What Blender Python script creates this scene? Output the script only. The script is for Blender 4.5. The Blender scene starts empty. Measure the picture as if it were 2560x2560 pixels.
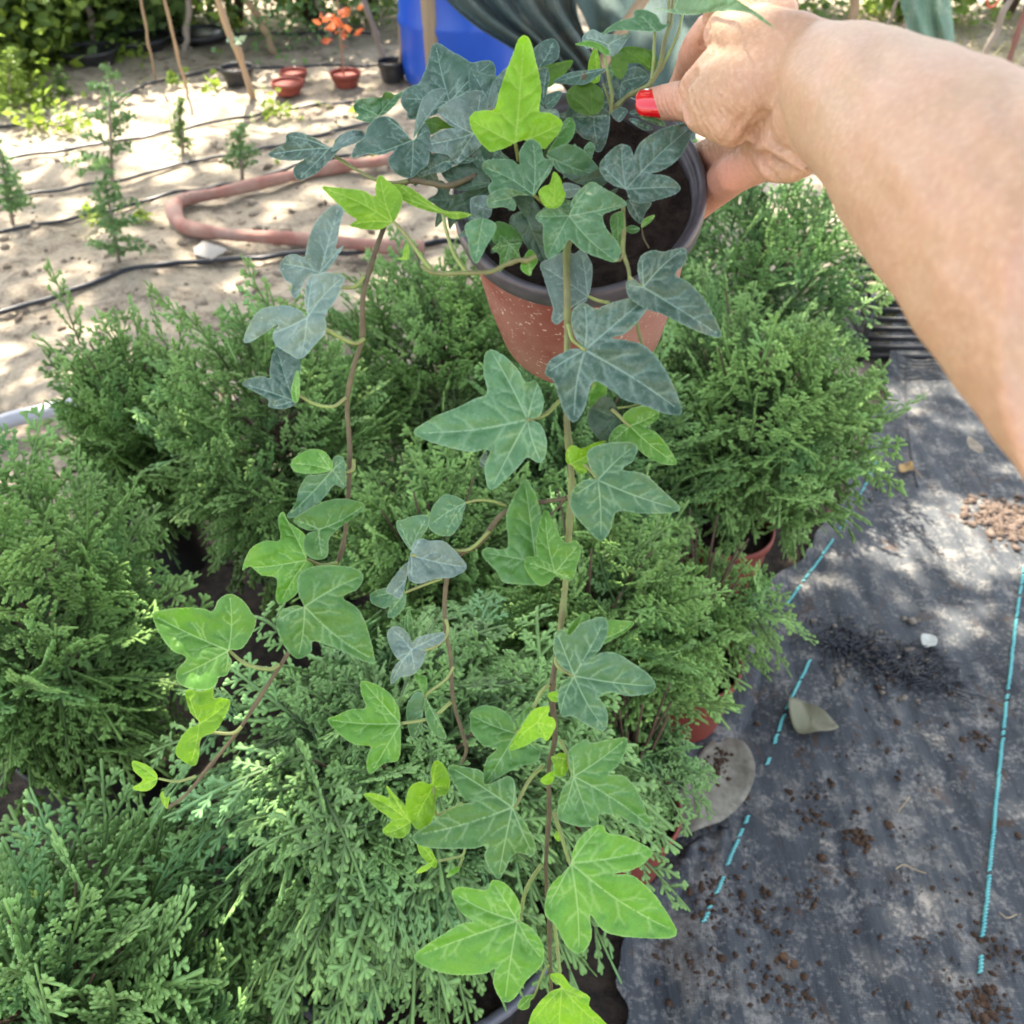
import bpy, bmesh, math, random
import numpy as np
from mathutils import Vector, Matrix
from mathutils.geometry import delaunay_2d_cdt
R = math.radians
SC = bpy.context.scene
COL = SC.collection
random.seed(7)
RNG = np.random.default_rng(11)

# ------------------------------------------------------------ camera
CAM_H, PITCH, FOV = 1.45, R(40), R(57)
cam_d = bpy.data.cameras.new('camera')
cam = bpy.data.objects.new('camera', cam_d)
COL.objects.link(cam)
cam.location = (0, 0, CAM_H)
cam.rotation_euler = (R(90) - PITCH, 0, 0)
cam_d.sensor_width = 36
cam_d.lens = 18 / math.tan(FOV / 2)
cam_d.clip_start = 0.01
cam_d.clip_end = 500
cam_d.dof.use_dof = True
cam_d.dof.focus_distance = 0.62
cam_d.dof.aperture_fstop = 13
SC.camera = cam

# ------------------------------------------------------------ sky, sun, exposure
SUN_EL, SUN_AZ = R(56), R(-22)          # azimuth measured from +Y towards +X
w = bpy.data.worlds.new('World')
SC.world = w
w.use_nodes = True
nt = w.node_tree
bg = nt.nodes['Background']
sky = nt.nodes.new('ShaderNodeTexSky')
sky.sky_type = 'NISHITA'
sky.sun_disc = False
sky.sun_elevation = SUN_EL
sky.sun_rotation = SUN_AZ
sky.air_density = 1.0
sky.dust_density = 3.0
hz = nt.nodes.new('ShaderNodeHueSaturation')      # hazy summer sky: paler than the clear-air model
hz.inputs['Saturation'].default_value = .5
nt.links.new(sky.outputs[0], hz.inputs['Color'])
nt.links.new(hz.outputs[0], bg.inputs[0])
bg.inputs[1].default_value = 0.15
sd = bpy.data.lights.new('sun', 'SUN')
sd.energy = 4.6
sd.angle = R(0.53)
sd.color = (1.0, 0.91, 0.77)
sun = bpy.data.objects.new('sun', sd)
COL.objects.link(sun)
SUNV = Vector((math.sin(SUN_AZ) * math.cos(SUN_EL), math.cos(SUN_AZ) * math.cos(SUN_EL), math.sin(SUN_EL)))
sun.rotation_euler = SUNV.to_track_quat('Z', 'Y').to_euler()
sun.location = SUNV * 20
vs = SC.view_settings
vs.view_transform = 'Standard'
vs.look = 'None'
vs.exposure = 2.3
vs.gamma = 1
vs.use_curve_mapping = False
SC.cycles.max_bounces = 6
SC.cycles.transparent_max_bounces = 8
SC.cycles.diffuse_bounces = 4

# ------------------------------------------------------------ geometry helpers
FPX = 1280 / math.tan(FOV / 2)
cF = np.array((0, math.cos(PITCH), -math.sin(PITCH)))
cU = np.array((0, math.sin(PITCH), math.cos(PITCH)))
cR = np.array((1.0, 0, 0))
cO = np.array((0, 0, CAM_H))
CR = {'A': (0, 0, 1000/1932), 'B': (900, 0, 900/1932), 'C': (1500, 0, 1060/1932), 'D': (550, 400, 650/1932),
      'E': (1000, 500, 750/1932), 'F': (300, 1050, 850/1932), 'G': (850, 1200, 850/1932), 'H': (850, 1850, 900/1932),
      'I': (1600, 1100, 960/1270), 'K': (0, 1900, 900/1932), 'N': (850, 100, 500/1932), 'O': (1100, 400, 400/1932),
      'Q': (1300, 0, 450/1932), 'V': (0, 0, 2560/1932), 'X': (0, 0, 1.0)}

def cv(c, pts):
    x0, y0, s = CR[c]
    a = np.array(pts, float).reshape(-1, 2)
    return a * s + (x0, y0)

def P(x, y, d):
    """world point seen at (x, y) of the 2560 frame at a depth of d metres"""
    x = np.asarray(x, float)[..., None]; y = np.asarray(y, float)[..., None]; d = np.asarray(d, float)[..., None]
    return cO + d * (cF + cR * (x - 1280) / FPX - cU * (y - 1280) / FPX)

def ground(c, x, y, z=0.0):
    (px, py), = cv(c, [(x, y)])
    v = cF + cR * (px - 1280) / FPX - cU * (py - 1280) / FPX
    t = (z - CAM_H) / v[2]
    return Vector(cO + v * t)

def mesh(name, V, faces=None, quads=None, tris=None, mats=(), smooth=True, parent=None, attrs=None):
    me = bpy.data.meshes.new(name)
    V = np.asarray(V, np.float32)
    if faces is not None:
        me.from_pydata([tuple(map(float, v)) for v in V], [], [tuple(int(i) for i in f) for f in faces])
    else:
        q = np.zeros((0, 4), np.int32) if quads is None else np.asarray(quads, np.int32).reshape(-1, 4)
        t = np.zeros((0, 3), np.int32) if tris is None else np.asarray(tris, np.int32).reshape(-1, 3)
        me.vertices.add(len(V)); me.vertices.foreach_set('co', V.ravel())
        me.loops.add(q.size + t.size)
        me.loops.foreach_set('vertex_index', np.concatenate([q.ravel(), t.ravel()]).astype(np.int32))
        me.polygons.add(len(q) + len(t))
        ls = np.concatenate([np.arange(len(q)) * 4, q.size + np.arange(len(t)) * 3]).astype(np.int32)
        me.polygons.foreach_set('loop_start', ls)
        me.update(calc_edges=True)
    if attrs:
        for k, a in attrs.items():
            at = me.attributes.new(k, 'FLOAT', 'POINT')
            at.data.foreach_set('value', np.asarray(a, np.float32))
    if smooth:
        me.polygons.foreach_set('use_smooth', np.ones(len(me.polygons), bool))
    for m in mats:
        me.materials.append(m)
    o = bpy.data.objects.new(name, me)
    COL.objects.link(o)
    if parent is not None:
        o.parent = parent
    return o

def empty(name, loc=(0, 0, 0), rz=0.0):
    o = bpy.data.objects.new(name, None)
    o.empty_display_size = 0.05
    COL.objects.link(o)
    o.location = loc
    o.rotation_euler = (0, 0, rz)
    return o

def tag(o, label=None, cat=None, group=None, kind=None):
    if label: o['label'] = label
    if cat: o['category'] = cat
    if group: o['group'] = group
    if kind: o['kind'] = kind
    return o

def local(o, V):
    """world vertices into the frame of an empty that is only translated"""
    return np.asarray(V, float) - np.array(o.location)

def catmull(pts, n=6, closed=False):
    p = np.asarray(pts, float)
    if closed:
        a = np.roll(p, 1, 0); b = p; c = np.roll(p, -1, 0); d = np.roll(p, -2, 0)
    else:
        e = np.vstack([2 * p[0] - p[1], p, 2 * p[-1] - p[-2]])
        a, b, c, d = e[:-3], e[1:-2], e[2:-1], e[3:]
    out = []
    for t in np.arange(n) / n:
        out.append(.5 * ((2 * b) + (-a + c) * t + (2*a - 5*b + 4*c - d) * t*t + (-a + 3*b - 3*c + d) * t**3))
    o = np.stack(out, 1).reshape(-1, p.shape[1])
    if not closed:
        o = np.vstack([o, p[-1]])
    return o

def tube(pts, rad, k=8, cap=True, jitter=0):
    """tube round a 3-D polyline; returns V, quads, tris"""
    p = np.asarray(pts, float); n = len(p)
    rad = np.broadcast_to(np.asarray(rad, float), (n,)).copy()
    T = np.gradient(p, axis=0); T /= np.linalg.norm(T, axis=1)[:, None] + 1e-12
    ref = np.array((0.31, 0.17, 0.93)); 
    if abs(T[0] @ ref) > .9: ref = np.array((.9, .1, .2))
    N = np.zeros_like(p); N[0] = ref - T[0] * (ref @ T[0]); N[0] /= np.linalg.norm(N[0])
    for i in range(1, n):
        v = N[i-1] - T[i] * (N[i-1] @ T[i]); N[i] = v / (np.linalg.norm(v) + 1e-12)
    Bn = np.cross(T, N)
    a = np.arange(k) * 2 * np.pi / k
    rr = rad[:, None] * (1 + (RNG.normal(0, jitter, (n, k)) if jitter else 0))
    V = p[:, None] + rr[..., None] * (np.cos(a)[None, :, None] * N[:, None] + np.sin(a)[None, :, None] * Bn[:, None])
    V = V.reshape(-1, 3)
    i = np.arange(n - 1)[:, None] * k; j = np.arange(k)[None]
    q = np.stack([i + j, i + (j + 1) % k, i + k + (j + 1) % k, i + k + j], -1).reshape(-1, 4)
    t = np.zeros((0, 3), int)
    if cap:
        V = np.vstack([V, p[0], p[-1]]); m = n * k
        jj = np.arange(k)
        t = np.vstack([np.stack([np.full(k, m), (jj + 1) % k, jj], -1),
                       np.stack([np.full(k, m + 1), (n-1)*k + jj, (n-1)*k + (jj+1) % k], -1)])
    return V, q, t

class Bag:
    """collects several shapes that belong to ONE part"""
    def __init__(s): s.V = []; s.q = []; s.t = []; s.n = 0; s.a = []
    def add(s, V, q=None, t=None, a=0.0):
        V = np.asarray(V, float)
        s.V.append(V)
        if q is not None and len(q): s.q.append(np.asarray(q, int) + s.n)
        if t is not None and len(t): s.t.append(np.asarray(t, int) + s.n)
        s.a.append(np.broadcast_to(np.asarray(a, float), (len(V),)))
        s.n += len(V)
    def build(s, name, mats, parent=None, smooth=True, attr='t'):
        V = np.vstack(s.V)
        if parent is not None: V = V - np.array(parent.matrix_world.translation if False else world_loc(parent))
        q = np.vstack(s.q) if s.q else None; t = np.vstack(s.t) if s.t else None
        return mesh(name, V, quads=q, tris=t, mats=mats, smooth=smooth, parent=parent, attrs={attr: np.concatenate(s.a)})

def world_loc(o):
    l = np.array(o.location, float)
    while o.parent is not None:
        o = o.parent; l = l + np.array(o.location, float)
    return l

def lathe(prof, k=48, M=None, inner=None):
    """prof = [(r, z)...]; returns V, quads, tris (closed at axis when r == 0)"""
    prof = np.asarray(prof, float); n = len(prof)
    a = np.arange(k) * 2 * np.pi / k
    V = np.stack([prof[:, None, 0] * np.cos(a), prof[:, None, 0] * np.sin(a), np.repeat(prof[:, 1:2], k, 1)], -1).reshape(-1, 3)
    i = np.arange(n - 1)[:, None] * k; j = np.arange(k)[None]
    q = np.stack([i + j, i + (j + 1) % k, i + k + (j + 1) % k, i + k + j], -1).reshape(-1, 4)
    if M is not None:
        V = V @ np.array(M.to_3x3()).T + np.array(M.translation)
    return V, q, None

def noise2(x, y, s=1.0, seed=0):
    r = np.random.default_rng(seed); o = 0
    for k in range(7):
        a = r.uniform(0, 2 * np.pi); f = s * r.uniform(.5, 1.9); ph = r.uniform(0, 6.28)
        o = o + np.sin((x * np.cos(a) + y * np.sin(a)) * f + ph)
    return o / 3.2

# ------------------------------------------------------------ materials
def new_mat(name):
    m = bpy.data.materials.new(name); m.use_nodes = True
    b = m.node_tree.nodes['Principled BSDF']
    return m, m.node_tree, b

def N_(nt, t, **k):
    n = nt.nodes.new(t)
    for a, v in k.items(): setattr(n, a, v)
    return n

def mixc(nt, fac, a, b, blend='MIX'):
    n = N_(nt, 'ShaderNodeMix', data_type='RGBA', blend_type=blend)
    for s, v in ((n.inputs[0], fac), (n.inputs[6], a), (n.inputs[7], b)):
        if isinstance(v, (int, float)): s.default_value = v
        elif isinstance(v, tuple): s.default_value = (*v, 1) if len(v) == 3 else v
        else: nt.links.new(v, s)
    return n.outputs[2]

def noise(nt, scale, detail=4, rough=.55, vec=None, dist=0):
    n = N_(nt, 'ShaderNodeTexNoise'); n.inputs['Scale'].default_value = scale
    n.inputs['Detail'].default_value = detail; n.inputs['Roughness'].default_value = rough
    n.inputs['Distortion'].default_value = dist
    if vec is not None: nt.links.new(vec, n.inputs['Vector'])
    return n.outputs[0]

def ramp(nt, src, lo, hi, a=0.0, b=1.0):
    n = N_(nt, 'ShaderNodeMapRange'); nt.links.new(src, n.inputs[0])
    for i, v in enumerate((lo, hi, a, b)): n.inputs[i + 1].default_value = v
    return n.outputs[0]

def math_(nt, op, a, b=0.0):
    n = N_(nt, 'ShaderNodeMath', operation=op)
    for s, v in ((n.inputs[0], a), (n.inputs[1], b)):
        if isinstance(v, (int, float)): s.default_value = v
        else: nt.links.new(v, s)
    return n.outputs[0]

def bump(nt, h, strength, dist, bsdf):
    n = N_(nt, 'ShaderNodeBump'); n.inputs['Strength'].default_value = strength
    n.inputs['Distance'].default_value = dist
    nt.links.new(h, n.inputs['Height']); nt.links.new(n.outputs[0], bsdf.inputs['Normal'])

def coords(nt, kind='Object', scale=None):
    if kind == 'World':
        o = N_(nt, 'ShaderNodeNewGeometry').outputs['Position']
    else:
        o = N_(nt, 'ShaderNodeTexCoord').outputs[kind]
    if scale:
        m = N_(nt, 'ShaderNodeMapping'); m.inputs['Scale'].default_value = scale
        nt.links.new(o, m.inputs[0]); o = m.outputs[0]
    return o

def simple(name, a, b=None, scale=20, rough=.6, bs=0.0, bscale=None, bdist=.002, spec=.5, trans=0.0, stretch=None):
    m, nt, p = new_mat(name)
    b = b or tuple(c * .7 for c in a)
    vec = coords(nt, 'Object', stretch)
    n = noise(nt, scale, 5, .6, vec)
    c = mixc(nt, ramp(nt, n, .35, .65), a, b)
    nt.links.new(c, p.inputs['Base Color'])
    p.inputs['Roughness'].default_value = rough
    p.inputs['Specular IOR Level'].default_value = spec
    if bs: bump(nt, noise(nt, bscale or scale * 3, 5, .6, vec), bs, bdist, p)
    if trans:
        out = nt.nodes['Material Output']
        tr = N_(nt, 'ShaderNodeBsdfTranslucent'); nt.links.new(c, tr.inputs[0])
        mx = N_(nt, 'ShaderNodeMixShader'); mx.inputs[0].default_value = trans
        nt.links.new(p.outputs[0], mx.inputs[1]); nt.links.new(tr.outputs[0], mx.inputs[2]); nt.links.new(mx.outputs[0], out.inputs[0])
    return m
# ============================================================ GROUND
def ground_mat():
    m, nt, p = new_mat('sandy_soil')
    v = coords(nt, 'World')
    big = noise(nt, 1.6, 6, .6, v)
    mid = noise(nt, 9, 6, .65, v, .4)
    fine = noise(nt, 90, 6, .7, v)
    c = mixc(nt, ramp(nt, big, .35, .65), (.40, .34, .255), (.30, .25, .185))
    c = mixc(nt, ramp(nt, mid, .48, .64), c, (.15, .12, .09))
    c = mixc(nt, ramp(nt, fine, .5, .8), c, (.52, .46, .37))
    litter = noise(nt, 38, 3, .6, v, 1.5)
    c = mixc(nt, ramp(nt, litter, .66, .72), c, (.12, .08, .05))
    nt.links.new(c, p.inputs['Base Color']); p.inputs['Roughness'].default_value = .95
    p.inputs['Specular IOR Level'].default_value = .15
    h = math_(nt, 'ADD', mid, math_(nt, 'MULTIPLY', fine, .25))
    bump(nt, h, .9, .03, p)
    return m
# one sheet, fine near the rows, reaching the horizon
xs = np.concatenate([[-80, -30, -12, -7], np.arange(-4.5, 4.6, .06), [7, 12, 30, 80]])
ys = np.concatenate([[-40, -8, -2], np.arange(-.6, 8.5, .06), [11, 16, 30, 60, 120]])
gx, gy = np.meshgrid(xs, ys)
gz = .016 * noise2(gx, gy, 7, 1) + .011 * noise2(gx, gy, 19, 2) + .004 * noise2(gx, gy, 45, 3)
fade = np.clip((5.2 - np.abs(gx)) / 2, 0, 1) * np.clip((9 - gy) / 2, 0, 1)
gz = gz * fade
# flat under the sheet of fabric and the pots
near = np.clip((gy - 1.6 - (gx < -.55) * -.8) / .5, 0, 1)
gz = gz * (.25 + .75 * near) - .012
ny, nx = gx.shape
ii = (np.arange(ny - 1)[:, None] * nx + np.arange(nx - 1)[None]).ravel()
gq = np.stack([ii, ii + 1, ii + nx + 1, ii + nx], -1)
g = mesh('ground', np.stack([gx.ravel(), gy.ravel(), gz.ravel()], -1), quads=gq, mats=[ground_mat()])
tag(g, kind='structure')

def gz_at(x, y):
    z = .016 * noise2(x, y, 7, 1) + .011 * noise2(x, y, 19, 2) + .004 * noise2(x, y, 45, 3)
    nr = np.clip((y - 1.6 - (x < -.55) * -.8) / .5, 0, 1)
    return z * (.25 + .75 * nr) - .012

# dark soil and rotted litter under the potted conifers
def clod_shape(r, k):
    bm = bmesh.new(); bmesh.ops.create_icosphere(bm, subdivisions=1, radius=r)
    V = np.array([v.co[:] for v in bm.verts]); F = np.array([[v.index for v in f.verts] for f in bm.faces]); bm.free()
    V = V * (1 + .28 * np.random.default_rng(k).normal(0, 1, (len(V), 1))); V[:, 2] *= .65
    return V, F
CL = [clod_shape(1, k) for k in range(6)]
def scatter(bag, pts, rmin, rmax, zf=None):
    for (x, y) in pts:
        V, F = CL[random.randrange(6)]
        r = rmin + (rmax - rmin) * random.random() ** 4; V = V * (1 + .3 * RNG.normal(0, 1, (1, 3)).clip(-1.5, 1.5))
        a = random.random() * 6.28
        M = np.array([[math.cos(a), -math.sin(a), 0], [math.sin(a), math.cos(a), 0], [0, 0, 1]])
        z = zf(x, y) if zf else 0
        bag.add(V @ M.T * r + (x, y, z + r * .25), t=F, a=random.random())

# ============================================================ WEED FABRIC
def fabric_z(x, y):
    return (.010 + .006 * noise2(x * 3.2, y * .5, 6, 21) + .0022 * noise2(x * 2.6, y * .5, 30, 22) + .0009 * noise2(x * 3, y * .6, 90, 26)
            + .020 * np.exp(-((x - .30) / .05) ** 2) * np.exp(-((y - .75) / .35) ** 2))
def fabric_mat():
    m, nt, p = new_mat('woven_fabric')
    v = coords(nt, 'World')
    big = noise(nt, 5, 5, .6, v); mid = noise(nt, 22, 8, .7, v, .3); fine = noise(nt, 130, 5, .7, v)
    st = noise(nt, 34, 7, .72, coords(nt, 'World', (1, .07, 1)))
    c = mixc(nt, ramp(nt, st, .32, .68), (.015, .019, .025), (.078, .086, .093))
    dust = math_(nt, 'ADD', math_(nt, 'MULTIPLY', big, .5), math_(nt, 'MULTIPLY', mid, .6))
    dust = math_(nt, 'ADD', math_(nt, 'MULTIPLY', dust, .72), math_(nt, 'MULTIPLY', st, .30))
    c = mixc(nt, ramp(nt, dust, .56, .67, 0, .65), c, (.19, .175, .145))
    c = mixc(nt, ramp(nt, math_(nt, 'MULTIPLY', fine, mid), .25, .36, 0, .6), c, (.30, .28, .25))
    soil = noise(nt, 12, 8, .78, v, .8)
    c = mixc(nt, ramp(nt, soil, .575, .64), c, (.060, .034, .020))
    w1 = N_(nt, 'ShaderNodeTexWave'); w1.inputs['Scale'].default_value = 75; w1.bands_direction = 'X'
    w2 = N_(nt, 'ShaderNodeTexWave'); w2.inputs['Scale'].default_value = 75; w2.bands_direction = 'Y'
    for q in (w1, w2): nt.links.new(v, q.inputs[0])
    wv = math_(nt, 'MULTIPLY', w1.outputs['Fac'], w2.outputs['Fac'])
    c = mixc(nt, math_(nt, 'MULTIPLY', wv, .35), c, (.012, .015, .02))
    nt.links.new(c, p.inputs['Base Color'])
    p.inputs['Roughness'].default_value = .62
    p.inputs['Specular IOR Level'].default_value = .35
    h = math_(nt, 'ADD', math_(nt, 'MULTIPLY', wv, .12), math_(nt, 'ADD', math_(nt, 'MULTIPLY', st, .8), mid))
    bump(nt, h, .8, .006, p)
    return m
FABM = fabric_mat()
fab = empty('weed_fabric', (0.7, 1.0, 0))
tag(fab, 'black woven weed control fabric spread on the ground, dusty, with turquoise marker lines', 'ground sheet')
left_edge = [ground('V', *p_)[:2] for p_ in ((1130, 2350), (1150, 1932), (1225, 1600), (1300, 1400), (1400, 1180), (1540, 1020), (1640, 830), (1680, 660), (1700, 560))]
left_edge = catmull(np.array(left_edge), 8)
ly, lx = left_edge[:, 1], left_edge[:, 0]
yy = np.arange(-.3, ly.max(), .010); nu = 150
u = np.linspace(0, 1, nu)
X0 = np.interp(yy, ly, lx) + .016 * noise2(yy, yy * 0, 18, 5) + .007 * noise2(yy, yy * 0, 60, 6)
FX = X0[:, None] + (1.9 - X0[:, None]) * u[None]; FY = np.repeat(yy[:, None], nu, 1)
FZ = fabric_z(FX, FY)
FZ += .018 * np.exp(-((FX - X0[:, None]) / .035) ** 2) * (1 + .6 * noise2(FY, FX, 14, 9))     # lifted, crumpled border
ii = (np.arange(len(yy) - 1)[:, None] * nu + np.arange(nu - 1)[None]).ravel()
mesh('fabric_sheet', local(fab, np.stack([FX.ravel(), FY.ravel(), FZ.ravel()], -1)), quads=np.stack([ii, ii + 1, ii + nu + 1, ii + nu], -1), mats=[FABM], parent=fab)
# the border of the sheet folded back on itself
def fold(pts, wd, seed, name):
    c = catmull(np.array([ground('V', *p_)[:2] for p_ in pts]), 14)
    n = len(c); k = 16; s = np.linspace(0, 1, n)
    T = np.gradient(c, axis=0); T /= np.linalg.norm(T, axis=1)[:, None]; Nn = np.stack([T[:, 1], -T[:, 0]], -1)
    V = []
    for i in range(n):
        wv = wd * (.35 + .65 * math.sin(math.pi * min(1, s[i] * 1.02))) * (1 + .25 * noise2(s[i] * 9, 0, 1, seed))
        for j in range(k):
            q = j / (k - 1)
            off = (q - .5) * wv
            hh = .012 + .030 * math.sin(math.pi * q) ** .7 * (1 + .35 * noise2(s[i] * 14, q * 5, 1, seed + 1)) * math.sin(math.pi * min(1, max(0, s[i]))) ** .4
            V.append((c[i, 0] + Nn[i, 0] * off, c[i, 1] + Nn[i, 1] * off, hh + .006 * noise2(s[i] * 40, q * 9, 1, seed + 2)))
    i = np.arange(n - 1)[:, None] * k; j = np.arange(k - 1)[None]
    q = np.stack([i + j, i + j + 1, i + k + j + 1, i + k + j], -1).reshape(-1, 4)
    return mesh(name, local(fab, V), quads=q, mats=[FABM], parent=fab)
fold([(1415, 1120), (1395, 1200), (1370, 1300), (1320, 1390), (1270, 1470), (1215, 1560)], .13, 31, 'folded_border')
fold([(1180, 1700), (1225, 1690), (1290, 1660), (1340, 1610), (1370, 1570)], .085, 37, 'folded_border')
# turquoise marker threads: short raised stitches
TURQ = simple('turquoise_thread', (.10, .42, .42), (.16, .50, .48), 60, .6)
def marker(pts, skip):
    b = Bag(); c = catmull(np.array([ground('V', *p_)[:2] for p_ in pts]), 30)
    d = np.r_[0, np.cumsum(np.linalg.norm(np.diff(c, axis=0), axis=1))]
    step = .0062
    for k in range(int(d[-1] / step)):
        s = k * step
        if any(a_ < s / d[-1] < b_ for a_, b_ in skip):
            if b.n: b.build('marker_line', [TURQ], fab); b = Bag()
            continue
        if random.random() < .07: continue
        x, y = np.interp(s, d, c[:, 0]), np.interp(s, d, c[:, 1])
        z = float(fabric_z(np.array(x), np.array(y))) + .003
        jx = random.gauss(0, .0004)
        V, q, t = tube([(x - .0046 + jx, y - .0022, z - .001), (x - .002 + jx, y - .001, z + .0006), (x + .002 + jx, y + .001, z + .0006), (x + .0046 + jx, y + .0022, z - .001)], [.0010, .0021, .0021, .0010], 5)
        b.add(V, q, t)
    if b.n: b.build('marker_line', [TURQ], fab)
marker([(1930, 1075), (1912, 1180), (1890, 1380), (1868, 1600), (1845, 1850)], [(.93, .96)])
marker([(1650, 880), (1610, 960), (1560, 1040), (1478, 1155)], [(.3, .38), (.5, .56)])
marker([(1524, 1258), (1480, 1350), (1448, 1440), (1420, 1520), (1380, 1615), (1352, 1690), (1318, 1770)], [(.36, .41), (.44, .62), (.80, .84), (.9, .93)])

SOIL = simple('peat_soil', (.045, .026, .016), (.09, .055, .035), 60, .95, .8, 200, .004, .2)
LIT = simple('dark_litter', (.022, .018, .015), (.06, .045, .032), 50, .95, .8, 200, .004, .2)
PALEBIT = simple('dry_straw', (.42, .33, .20), (.30, .22, .13), 40, .8)
b = Bag()
fz = lambda x, y: float(fabric_z(np.array(x), np.array(y)))
def cluster(cx, cy, r, n):
    c = ground('V', cx, cy)
    return [(c.x + random.gauss(0, r), c.y + random.gauss(0, r)) for _ in range(n)]
pts = []
for cx, cy, r, n in ((1600, 1650, .22, 90), (1450, 1780, .08, 120), (1530, 1500, .018, 34), (1620, 1590, .009, 90), (1700, 1580, .012, 24), (1520, 1700, .010, 50), (1560, 1560, .03, 60), (1350, 1660, .03, 90),
                     (1330, 1730, .03, 70), (1430, 1720, .02, 60), (1500, 1900, .02, 40), (1850, 1900, .02, 220), (1880, 1800, .02, 70),
                     (1740, 1800, .02, 20), (1450, 1850, .04, 90), (1300, 1850, .04, 110), (1840, 1400, .014, 60), (1850, 1350, .02, 20),
                     (1630, 940, .03, 60), (1700, 1300, .06, 60), (1300, 1350, .03, 40), (1650, 1500, .14, 120), (1750, 1700, .12, 90)):
    pts += cluster(cx, cy, r, n)
pts = [p_ for p_ in pts if p_[0] < 1.7]
scatter(b, pts, .0008, .0065, fz)
tag(b.build('soil_crumbs', [SOIL]), 'brown soil crumbs spilled over the black fabric', 'soil', kind='stuff')
# soil and litter beneath the pots
b = Bag(); pts = []
for _ in range(3600):
    x = random.uniform(-1.15, .75); y = random.uniform(.15, 2.3)
    e = np.interp(y, ly, lx)
    if x < e - .01: pts.append((x, y))
scatter(b, pts, .003, .016, lambda x, y: float(gz_at(x, y)))
tag(b.build('ground_litter', [LIT]), 'dark crumbly litter on the ground under the potted conifers', 'litter', kind='stuff')
b = Bag(); pts = []
for _ in range(4200):
    y = random.uniform(1.5, 6.5); x = random.uniform(-.62 * y - .3, .12 * y)
    if noise2(x, y, 3.0, 77) + .5 * random.random() > .35: pts.append((x, y))
scatter(b, pts, .003, .022, lambda x, y: float(gz_at(x, y)))
tag(b.build('sand_clods', [simple('sand_clod', (.34, .28, .21), (.17, .13, .095), 12, .95, .6, 120)]), 'small clods and litter on the pale sand between the drip lines', 'clods', kind='stuff')
lb = Bag()
hx = np.linspace(-1.2, .8, 90); hy = np.linspace(-.2, 2.3, 110)
HX, HY = np.meshgrid(hx, hy)
lim = np.interp(HY, ly, lx)
HX = np.minimum(HX, lim + .03)
ex = -1.15 + .06 * noise2(HY, HY * 0, 6, 8) + np.clip(HY - 1.2, 0, 3) * .35
HX = np.maximum(HX, ex)
HZ = .004 + .003 * noise2(HX, HY, 20, 4)
nn = len(hx); ii = (np.arange(len(hy) - 1)[:, None] * nn + np.arange(nn - 1)[None]).ravel()
bed = mesh('soil_bed', np.stack([HX.ravel(), HY.ravel(), HZ.ravel()], -1), quads=np.stack([ii, ii + 1, ii + nn + 1, ii + nn], -1), mats=[LIT])
tag(bed, kind='structure')

# shredded black fibres in a heap on the fabric
FIB = simple('black_fibre', (.018, .02, .026), (.035, .038, .045), 40, .5)
b = Bag(); c0 = ground('V', 1540, 1215); c1 = ground('V', 1770, 1290)
for k in range(620):
    s = random.random() ** .8
    x = c0.x + (c1.x - c0.x) * s + random.gauss(0, .030); y = c0.y + (c1.y - c0.y) * s + random.gauss(0, .030)
    a = random.gauss(.35, .7); L = random.uniform(.012, .045)
    z = fz(x, y) + .002 + abs(random.gauss(0, .004)) * (1 - abs(s - .5))
    p0 = np.array((x, y, z)); d = np.array((math.cos(a), math.sin(a), random.gauss(.0, .10)))
    V, q, t = tube([p0, p0 + d * L * .5 + (0, 0, random.uniform(0, .004)), p0 + d * L], [.0008, .0017, .0005], 4)
    b.add(V, q, t)
tag(b.build('fibre_heap', [FIB]), 'heap of shredded black fibres across the fabric between the marker lines', 'fibres', kind='stuff')
b = Bag(); pts = cluster(1620, 1225, .05, 40) + cluster(1700, 1250, .045, 45) + cluster(1590, 1290, .03, 16)
scatter(b, pts, .003, .009, lambda x, y: fz(x, y) + .003)
tag(b.build('bark_chips', [simple('bark_chip', (.26, .22, .17), (.08, .06, .045), 50, .9)]), 'pale bark chips lying among the black fibres', 'bark', kind='stuff')

def rag(name, outline, zt, mat, label, cat, curl=.01, seed=0, th=.0012, stem=None):
    o2 = np.array([ground('V', *p_)[:2] for p_ in outline]); o2 = catmull(o2, 6, True)
    c = o2.mean(0); V = []; n = len(o2); rings = 7
    for r_ in range(rings):
        f = 1 - r_ / (rings - .999)
        for i in range(n):
            p_ = c + (o2[i] - c) * f
            rr = np.linalg.norm(o2[i] - c)
            V.append((p_[0], p_[1], fz(*p_) + zt + curl * f * f * (1 + .8 * math.sin(i * 6.28 / n * 3 + seed)) + .0015 * noise2(p_[0] * 60, p_[1] * 60, 1, seed)))
    q = [[r_ * n + i, r_ * n + (i + 1) % n, (r_ + 1) * n + (i + 1) % n, (r_ + 1) * n + i] for r_ in range(rings - 1) for i in range(n)]
    V = np.array(V); cc = (c[0], c[1], fz(*c) + zt)
    e = empty(name, cc); tag(e, label, cat)
    m = mesh('blade', V - cc, quads=q, mats=[mat], parent=e)
    md = m.modifiers.new('thickness', 'SOLIDIFY'); md.thickness = th
    if stem:
        s = [ground('V', *p_) for p_ in stem]
        Vt = np.array([(p_.x, p_.y, fz(p_.x, p_.y) + zt + .004) for p_ in s])
        V2, q2, t2 = tube(catmull(Vt, 5), .0012, 5)
        mesh('leaf_stalk', V2 - cc, quads=q2, tris=t2, mats=[mat], parent=e)
    return e
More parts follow.
